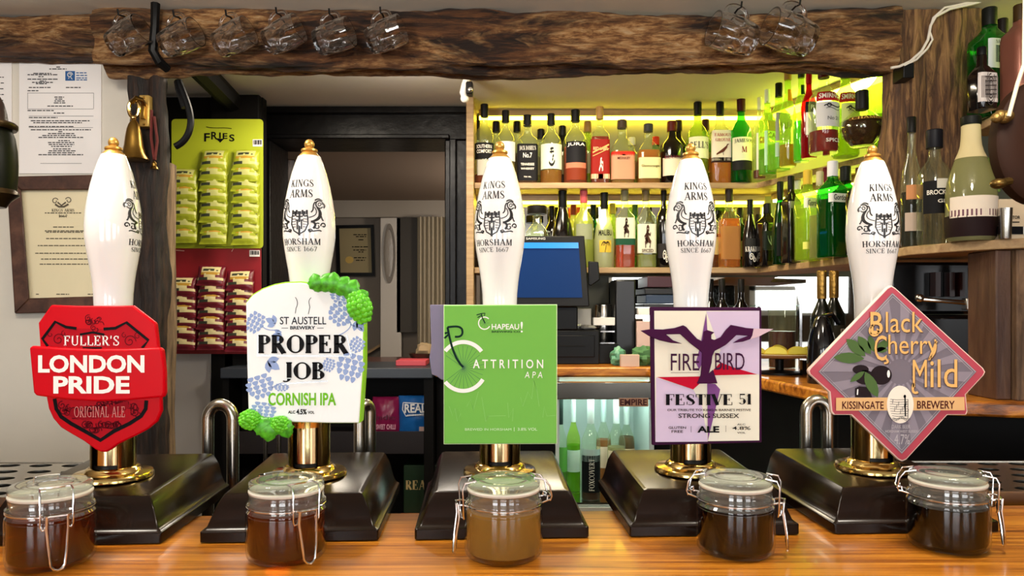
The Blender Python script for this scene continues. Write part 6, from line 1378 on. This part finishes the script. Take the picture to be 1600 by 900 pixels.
mb = MB(); put(mb, T_('SWEET', 588, 663, 602, 671, .02), lambda x, y: P(x, y, dC2-.033)); put(mb, T_('CHILLI', 604, 663, 618, 671, .02), lambda x, y: P(x, y, dC2-.033)); mb.build('flavour_lettering', pm('pink_print', '#e6a9bd', .4), r1)
r2_ = crisp_bag('crisp_bag', 650, 618, 678.4, 54, dC2, pm('blue_bag', '#1c62a8', .3), 'bright blue crisp bag with white lettering in the black cabinet')
mb = MB(); put(mb, T_('REAL', 632, 631, 666, 645, .03), lambda x, y: P(x, y, dC2-.036)); put(mb, brush([(630, 629), (664, 631), (672, 638), (670, 646), (634, 650), (629, 640), (630, 629)], 1.4), lambda x, y: P(x, y, dC2-.0355)); put(mb, T_('HANDCOOKED', 636, 647, 664, 650), lambda x, y: P(x, y, dC2-.036)); mb.build('bag_lettering', white_ink, r2_)
mb = MB(); a, b = P(657, 664, dC2), P(671, 677, dC2); mb.quad((a.x, dC2-.036, a.z), (b.x, dC2-.036, a.z), (b.x, dC2-.036, b.z), (a.x, dC2-.036, b.z)); mb.build('bag_picture', pm('bag_pic', '#c9a79a', .5), r2_)
crisp_bag('crisp_bag', 684, 633, 678.4, 24, dC2+.05, pm('navy_bag', '#123a66', .3), 'dark blue crisp bag right of the bright blue bag')
rt = thing('crisp_box', P(655, 790, 2.42), 'dark green carton of crisps on the lower cabinet shelf', 'box')
mb = MB(); a, b = P(632, 725, 2.42), P(690, 0, 2.42); mb.box(a.x, b.x, 2.40, 2.56, .63, a.z); mb.build('carton', pm('deep_green_carton', '#16301a', .5), rt, bevel=.002)
mb = MB(); put(mb, S_('REAL', 634, 750, 674, 766, T=.22), lambda x, y: P(x, y, 2.398)); mb.build('carton_lettering', pm('tan_print', '#c9b27a', .5), rt)
mb = MB(); a, b = P(625, 790, 2.38), P(668, 806, 2.38); mb.box(a.x, b.x, 2.36, 2.398, .63, .63+.05); tag(mb.build('orange_box', pm('orange_carton', '#b04a1c', .5), bevel=.002), 'small orange-red carton at the foot of the green carton', 'box')

# ---------------------------------------------------------------- bottle cooler
fx0, fx1 = P(868, 0, 2.40).x, P(1022, 0, 2.40).x
rt = thing('bottle_cooler', ((fx0+fx1)/2, 2.42, 0), 'steel-topped glass-fronted bottle cooler full of wine under the back counter', 'fridge')
mb = MB(); mb.box(fx0, fx0+.012, 2.40, 2.73, .3, 1.125); mb.box(fx1-.016, fx1, 2.40, 2.73, .3, 1.125); mb.box(fx0, fx1, 2.715, 2.73, .3, 1.125); mb.box(fx0, fx1, 2.40, 2.73, .3, .32); mb.box(fx0, fx1, 2.41, 2.73, 1.11, 1.125); mb.build('cabinet', pm('cooler_inner', '#c4d2cf', .4), rt)
mb = MB(); a, b = P(0, 596, 2.39), P(0, 624, 2.39); mb.box(fx0, fx1, 2.385, 2.40, b.z, a.z); mb.build('top_rail', steel, rt, bevel=.004)
mb = MB(); mb.box(fx0+.012, fx1-.016, 2.388, 2.392, .66, P(0, 624, 2.39).z); mb.build('glass_door', glass_pane, rt)
mb = MB(); mb.box(fx0+.012, fx1-.016, 2.405, 2.71, .70, .712); mb.build('shelf', chrome, rt)
mb = MB(); mb.box(fx0+.014, fx1-.018, 2.415, 2.43, 1.092, 1.104); mb.build('light', led_w, rt)
mb = MB()
for i in range(9): mb.box(fx0+.01+i*.035, fx0+.03+i*.035, 2.386, 2.40, .5, .655)
mb.box(fx0, fx1, 2.386, 2.40, .655, .70); mb.build('grille', pm('grille_grey', '#a9a79e', .4), rt)
mb = MB(); a, b = P(967, 622, 2.384), P(1013, 635, 2.384); mb.box(a.x, b.x, 2.381, 2.385, b.z, a.z); sg = mb.build('badge', pm('badge_tan', '#b98a6a', .5), rt)
mb = MB(); put(mb, T_('EMPIRE', 969, 623.5, 1011, 633.5, .03), lambda x, y: P(x, y, 2.380)); mb.build('badge_lettering', pm('badge_maroon', '#4a0f12', .5), sg)
WG = 'wine bottles in the cooler'
def wine(px, top, w, d, label, **k): bottle(label, 'wine', px, HOR+(ZC-.712)*F/d, top, w, d, .712, group=WG, **k)
wcap = '#d3e0da'
wine(876, 622, 21, 2.45, 'white wine bottle with green label at the left of the cooler', glass=G_CLEAR, liquid='#a6e07a', level=.5, cap='#23302c', labels=[(.28, .52, '#67b550', 66)])
wine(896, 621, 22, 2.55, 'lime-tinted wine bottle with white capsule behind the green-label bottle', glass=G_LIME_GLOW, liquid='#b4e06a', level=.5, cap=wcap, labels=[(.22, .45, '#cfe0cf', 60)])
wine(923, 620, 30, 2.45, 'wine bottle with white capsule and black label with upright lettering', glass=G_CLEAR, liquid='#7a3a2a', level=.42, cap=wcap, labels=[(.08, .44, '#141618', 66), (.38, .5, '#b9cfc9', 66)], texts=[('FOXCOVERT', W_, .10, .41, 16, 1, 1)])
wine(943, 622, 24, 2.58, 'rose wine bottle with pale capsule behind the black-label wine', glass=G_CLEAR, liquid='#e0a070', level=.55, cap='#c3d6d2', labels=[(.25, .48, '#e6c9b4', 66)])
wine(963, 622, 28, 2.50, 'clear wine bottle with tall white capsule and pale pink label', glass=G_CLEAR, liquid='#eee2c0', level=.5, cap='#e3efec', labels=[(.22, .47, '#eccfb8', 70)])
wine(979, 628, 26, 2.60, 'amber wine bottle under the maker badge at the right of the cooler', glass=G_CLEAR, liquid='#b08458', level=.6, cap=wcap, labels=[(.22, .47, '#dfbfa4', 66)])

# ---------------------------------------------------------------- right: lemon plate, jug, champagne, shaker, coffee machine
dP = 1.98
rt = thing('serving_stand', (P(1215, 0, 2.05).x, 2.05, CZ), 'dark stand carrying the plate of lemon slices', 'stand')
qx = P(1222, 0, 2.08).x; zpl = P(0, 560, 2.05).z
mb = MB(); mb.lathe([(.06, 0), (.06, .006), (.012, .012), (.012, zpl-CZ-.006), (.05, zpl-CZ-.001)], 24, (qx, 2.10, CZ)); mb.build('pedestal', black_plastic, rt)
mb = MB(); mb.box(qx-.012+.05, qx+.03+.05, 2.03, 2.05, CZ, zpl-.004); mb.build('bracket', steel, rt)
pl_ = MB(); pl_.lathe([(.001, 0), (.07, 0), (.115, .008), (.121, .012), (.119, .0135), (.07, .005), (.001, .004)], 48, (qx, 2.10, zpl)); tag(pl_.build('plate', pm('beige_plate', '#b8a98a', .4)), 'beige plate of lemon slices on a stand left of the diamond clip', 'plate')
lm = pm('lemon_flesh', '#c2b548', .4); lr = pm('lemon_rind', '#b99a1a', .4)
for i, (dx, dy, rz, kx) in enumerate(((-.075, -.03, 10, .030), (-.03, -.055, -20, .033), (.0, .0, 30, .036), (.03, -.06, 5, .034), (.075, -.03, -15, .032))):
    mb = MB(Matrix.Translation((qx+dx, 2.10+dy, zpl+.009)) @ Matrix.Rotation(math.radians(rz), 4, 'Z') @ Matrix.Rotation(math.radians(-28), 4, 'X'))
    half = [(kx*math.cos(PI*j/18), kx*.75*math.sin(PI*j/18)) for j in range(19)]
    mb.prism(half, lambda x, y: (x, -.006, y), lambda x, y: (x, .008, y)); o = mb.build('lemon_wedge', lr, bevel=.001)
    tag(o, ['leftmost lemon wedge', 'second lemon wedge from the left', 'lemon wedge at the back centre', 'fourth lemon wedge from the left', 'rightmost lemon wedge'][i]+' on the beige plate', 'lemon wedge', 'lemon wedges on the plate')
    mb = MB(Matrix.Translation((qx+dx, 2.10+dy, zpl+.009)) @ Matrix.Rotation(math.radians(rz), 4, 'Z') @ Matrix.Rotation(math.radians(-28), 4, 'X'))
    mb.prism([(x*.88, y*.88+.0015) for x, y in half], lambda x, y: (x, -.0068, y), lambda x, y: (x, -.006, y)); mb.build('flesh', lm, o)
# glass jug of red juice
rt = thing('glass_jug', (P(1222, 0, 2.26).x, 2.30, CZ), 'tall glass jug of dark red juice behind the lemon plate', 'jug')
jx = P(1222, 0, 2.30).x
mb = MB(); mb.lathe([(.035, .0), (.04, .002), (.042, .18), (.046, .195)], 28, (jx, 2.30, CZ), caps=False); mb.build('glass', G_CLEAR, rt)
mb = MB(); mb.lathe([(.001, .003), (.038, .003), (.040, .115), (.001, .116)], 28, (jx, 2.30, CZ)); mb.build('juice', pm('red_juice', '#3a0a10', .2), rt)
# glass shelf with tumblers by the mirror
rt = thing('glass_shelf', (P(1215, 0, 2.35).x, 2.38, 1.36), 'narrow glass shelf standing in front of the angled mirror', 'glass shelf')
gs = P(0, 476, 2.3).z
mb = MB(); mb.box(P(1185, 0, 2.35).x, .955, 2.34, 2.44, gs-.006, gs); mb.build('pane', thin_glass('shelf_glass', (.85, .95, .9, 1), 1.5, .02, .1, '#bcd2c8'), rt)
mb = MB(); mb.box(P(1190, 0, 2.35).x, P(1193, 0, 2.35).x, 2.38, 2.39, CZ, gs-.006); mb.box(.93, .938, 2.38, 2.39, CZ, gs-.006); mb.build('leg', chrome, rt)
for i, (px, ty_) in enumerate(((1064, 2.42), (1097, 2.44), (1140, 2.60), (1166, 2.60))):
    q = P(px, 0, ty_-.03); mb = MB(); mb.lathe([(.001, .002), (.024, 0), (.026, .002), (.030, .10), (.028, .10), (.0245, .006), (.001, .006)], 24, (q.x, ty_, CZ)); tag(mb.build('tumbler', G_CLEAR), ['tumbler just left of the fourth handle base on the back counter', 'tumbler behind the fourth handle base on the back counter', 'glass tumbler right of the fourth handle on the back counter', 'second glass tumbler right of the fourth handle on the back counter'][i], 'glass', 'tumblers on the back counter')
for i, (px, d, lab) in enumerate(((1128, 2.48, 'dark bottle with a bright glint under the lower shelf, right of the fourth handle'), (1158, 2.52, 'dark bottle second to the right of the fourth handle under the lower shelf'), (1110, 2.60, 'black bottle close by the fourth handle under the lower shelf'))):
    bottle(lab, 'round', px, 480+(ZC-CZ)*F/d, 436, 26, d, CZ, G_BLACK, None, .5, '#1a1816', [(.2, .45, '#4a4640', 50)], 'dark bottles on the back counter')
# champagne with gold foil and the black cloche beside it
foil = pm('gold_foil', '#a8823f', .35, metal=.9, bump=.5, bscale=120)
for px, lab in ((1284, 'champagne bottle with gold foil neck, left of the pair by the last pump'), (1303, 'champagne bottle with gold foil neck, right of the pair by the last pump')):
    dq = 1.96 if px < 1300 else 2.06
    bottle(lab, 'wine', px, 480+(ZC-CZ)*F/dq, 423, 34, dq, CZ, pm('champagne_glass', '#0c110b', .12, coat=.4), None, .5, '#a8823f', [(.25, .48, '#2b281c', 60)], 'champagne bottles on the back counter', capm=foil, capr=.42)
mb = MB(); q = P(1274, 0, 1.86); k = 1.86/F
rt = thing('ice_bucket', (q.x+.01, 1.88, CZ), 'glossy black tapered vessel in front of the champagne bottles', 'vessel')
mb.lathe([(.034, 0), (.035, .004), (.036, .06), (.032, .11), (.024, .14), (.018, .158), (.012, .166), (.001, .168)], 32, (q.x+.008, 1.84, CZ)); mb.build('body', pm('gloss_black', '#08080a', .08, coat=.5), rt)
mb = MB(); mb.tube([(q.x+.008, 1.84, CZ+.166), (q.x+.030, 1.83, CZ+.172), (q.x+.045, 1.83, CZ+.15)], .006, 8); mb.build('spout', pm('gloss_black', '#08080a', .08, coat=.5), rt)
for j, (px, z0, hh, lab) in enumerate(((1318, CZ, .10, 'lower brushed steel beaker left of the diamond clip'), (1335, CZ, .135, 'upper brushed steel beaker left of the diamond clip'))):
    q = P(px, 0, 1.80+.06*j); mb = MB(); mb.lathe([(.001, 0), (.026, 0), (.028, .004), (.030, hh), (.028, hh), (.026, .006), (.001, .006)], 28, (q.x, 1.80+.07*j, z0)); tag(mb.build('beaker', steel), lab, 'beaker', 'steel beakers on the back counter')
# coffee machine
rt = thing('coffee_machine', (P(1485, 0, 1.82).x, 1.82, CZ), 'black coffee machine with a chrome arm behind the diamond clip', 'coffee machine')
a, b = P(1405, 470, 1.72), P(1530, 590, 1.72); gb = pm('coffee_black', '#0b0b0c', .25)
mb = MB(); mb.box(a.x+.02, b.x, 1.72, 1.84, CZ, P(0, 492, 1.72).z); mb.build('body', gb, rt, bevel=.01)
mb = MB(); mb.box(a.x, b.x+.01, 1.76, 1.84, P(0, 492, 1.72).z+.001, MZ-.03); mb.build('head', gb, rt, bevel=.008)
mb = MB(); mb.tube([P(1436, 467, 1.70), P(1470, 470, 1.69), P(1510, 473, 1.68)], [.006, .005, .006], 10); mb.sphere(P(1437, 466, 1.70), .010); a, b = P(1506, 466, 1.68), P(1523, 484, 1.68); mb.box(a.x, b.x, 1.67, 1.69, b.z, a.z); mb.build('chrome_arm', steel, rt, bevel=.002)
q = P(1522, 0, 1.70); mb = MB(); mb.lathe([(.001, 0), (.012, 0), (.0125, .002), (.0125, .05), (.011, .052), (.011, .06), (.001, .062)], 24, (q.x, 1.70, P(0, 452, 1.70).z)); mb.build('chrome_cylinder', steel, rt)
mb = MB(); q = P(1470, 0, 1.71)
for x in (1462, 1484, 1500): a = P(x, 440, 1.735); mb.box(a.x, a.x+.012, 1.735, 1.758, P(0, 463, 1.7).z, P(0, 424, 1.7).z)
mb.build('front_panel', pm('panel_maroon', '#2a1210', .3), rt)
# timber uprights and carton, shaker at far right
for i, (x0, x1, m_, lab) in enumerate(((1549, 1574, wood('upright_brown', ['#3a1d0f', '#4f3220', '#634630'], (12, 12, 2), .5, 0, .3), 'dark brown upright timber under the lower shelf at the right edge'), (1575, 1606, wood('upright_grey', ['#4a3626', '#7a5d43', '#927455'], (12, 12, 2), .7, 0, .5), 'weathered paler upright timber at the extreme right edge'))):
    a, b = P(x0, 0, 1.52), P(x1, 0, 1.52); tag(MB().box(a.x, b.x-.001, 1.505-.012*i, 1.60, CZ, MZ-.0205).build('upright_post', m_, bevel=.003), lab, 'post', 'upright timbers at the right')
rt = thing('carton', P(1590, 372, 1.52), 'cream printed carton with a black lower band at the right edge', 'carton')
a, b = P(1556, 312, 1.52), P(1620, 0, 1.52); zc0 = MZ
mb = MB(); mb.box(a.x, b.x, 1.51, 1.56, zc0, a.z); mb.build('carton_body', pm('carton_cream', '#cdb99a', .6), rt, bevel=.001)
mb = MB(); a, b = P(1557, 354, 1.509), P(1619, 366, 1.509); mb.box(a.x, b.x, 1.507, 1.511, b.z, a.z); bd = mb.build('black_band', black_ink, rt)
mb = MB()
for x in (1578, 1599): a, b = P(x, 354, 1.506), P(x+1.5, 366, 1.506); mb.quad((a.x, 1.5062, a.z), (b.x, 1.5062, a.z), (b.x, 1.5062, b.z), (a.x, 1.5062, b.z))
mb.build('band_division', white_m, bd)
mb = MB(); put(mb, T_('STOR', 1579, 337, 1594, 342, .02), lambda x, y: P(x, y, 1.508)); put(mb, brush([(1580, 347), (1593, 347)], 1.6), lambda x, y: P(x, y, 1.508)); mb.build('carton_lettering', black_ink, rt)
q = P(1572, 0, 1.485); mb = MB(); mb.lathe([(.001, 0), (.0105, 0), (.011, .002), (.0135, .062), (.0125, .062), (.0095, .004), (.001, .004)], 28, (q.x, 1.488, MZ)); tag(mb.build('spirit_measure', steel), 'small steel spirit measure in front of the cream carton', 'measure')
# sprig of leaves between the big bottle and the pan
mb = MB(); r = random.Random(9)
for i in range(40):
    c = P(r.uniform(1548, 1562), r.uniform(245, 300), 1.56+r.uniform(-.02, .02)); mb.sphere(c, .006+.003*r.random(), .004, .005, 6, 4)
lf_ = thing('hop_sprig', P(1555, 300, 1.56), 'small green sprig hanging between the big sloping bottle and the pan', 'sprig')
mb.build('leaves', pm('sprig_green', '#5f7a2a', .6), lf_)
mb = MB(); mb.tube([P(1555, 300, 1.56), P(1556, 240, 1.56), P(1558, 188, 1.585)], .0015, 6); mb.build('stem', pm('sprig_stem', '#5a4a22', .7), lf_)
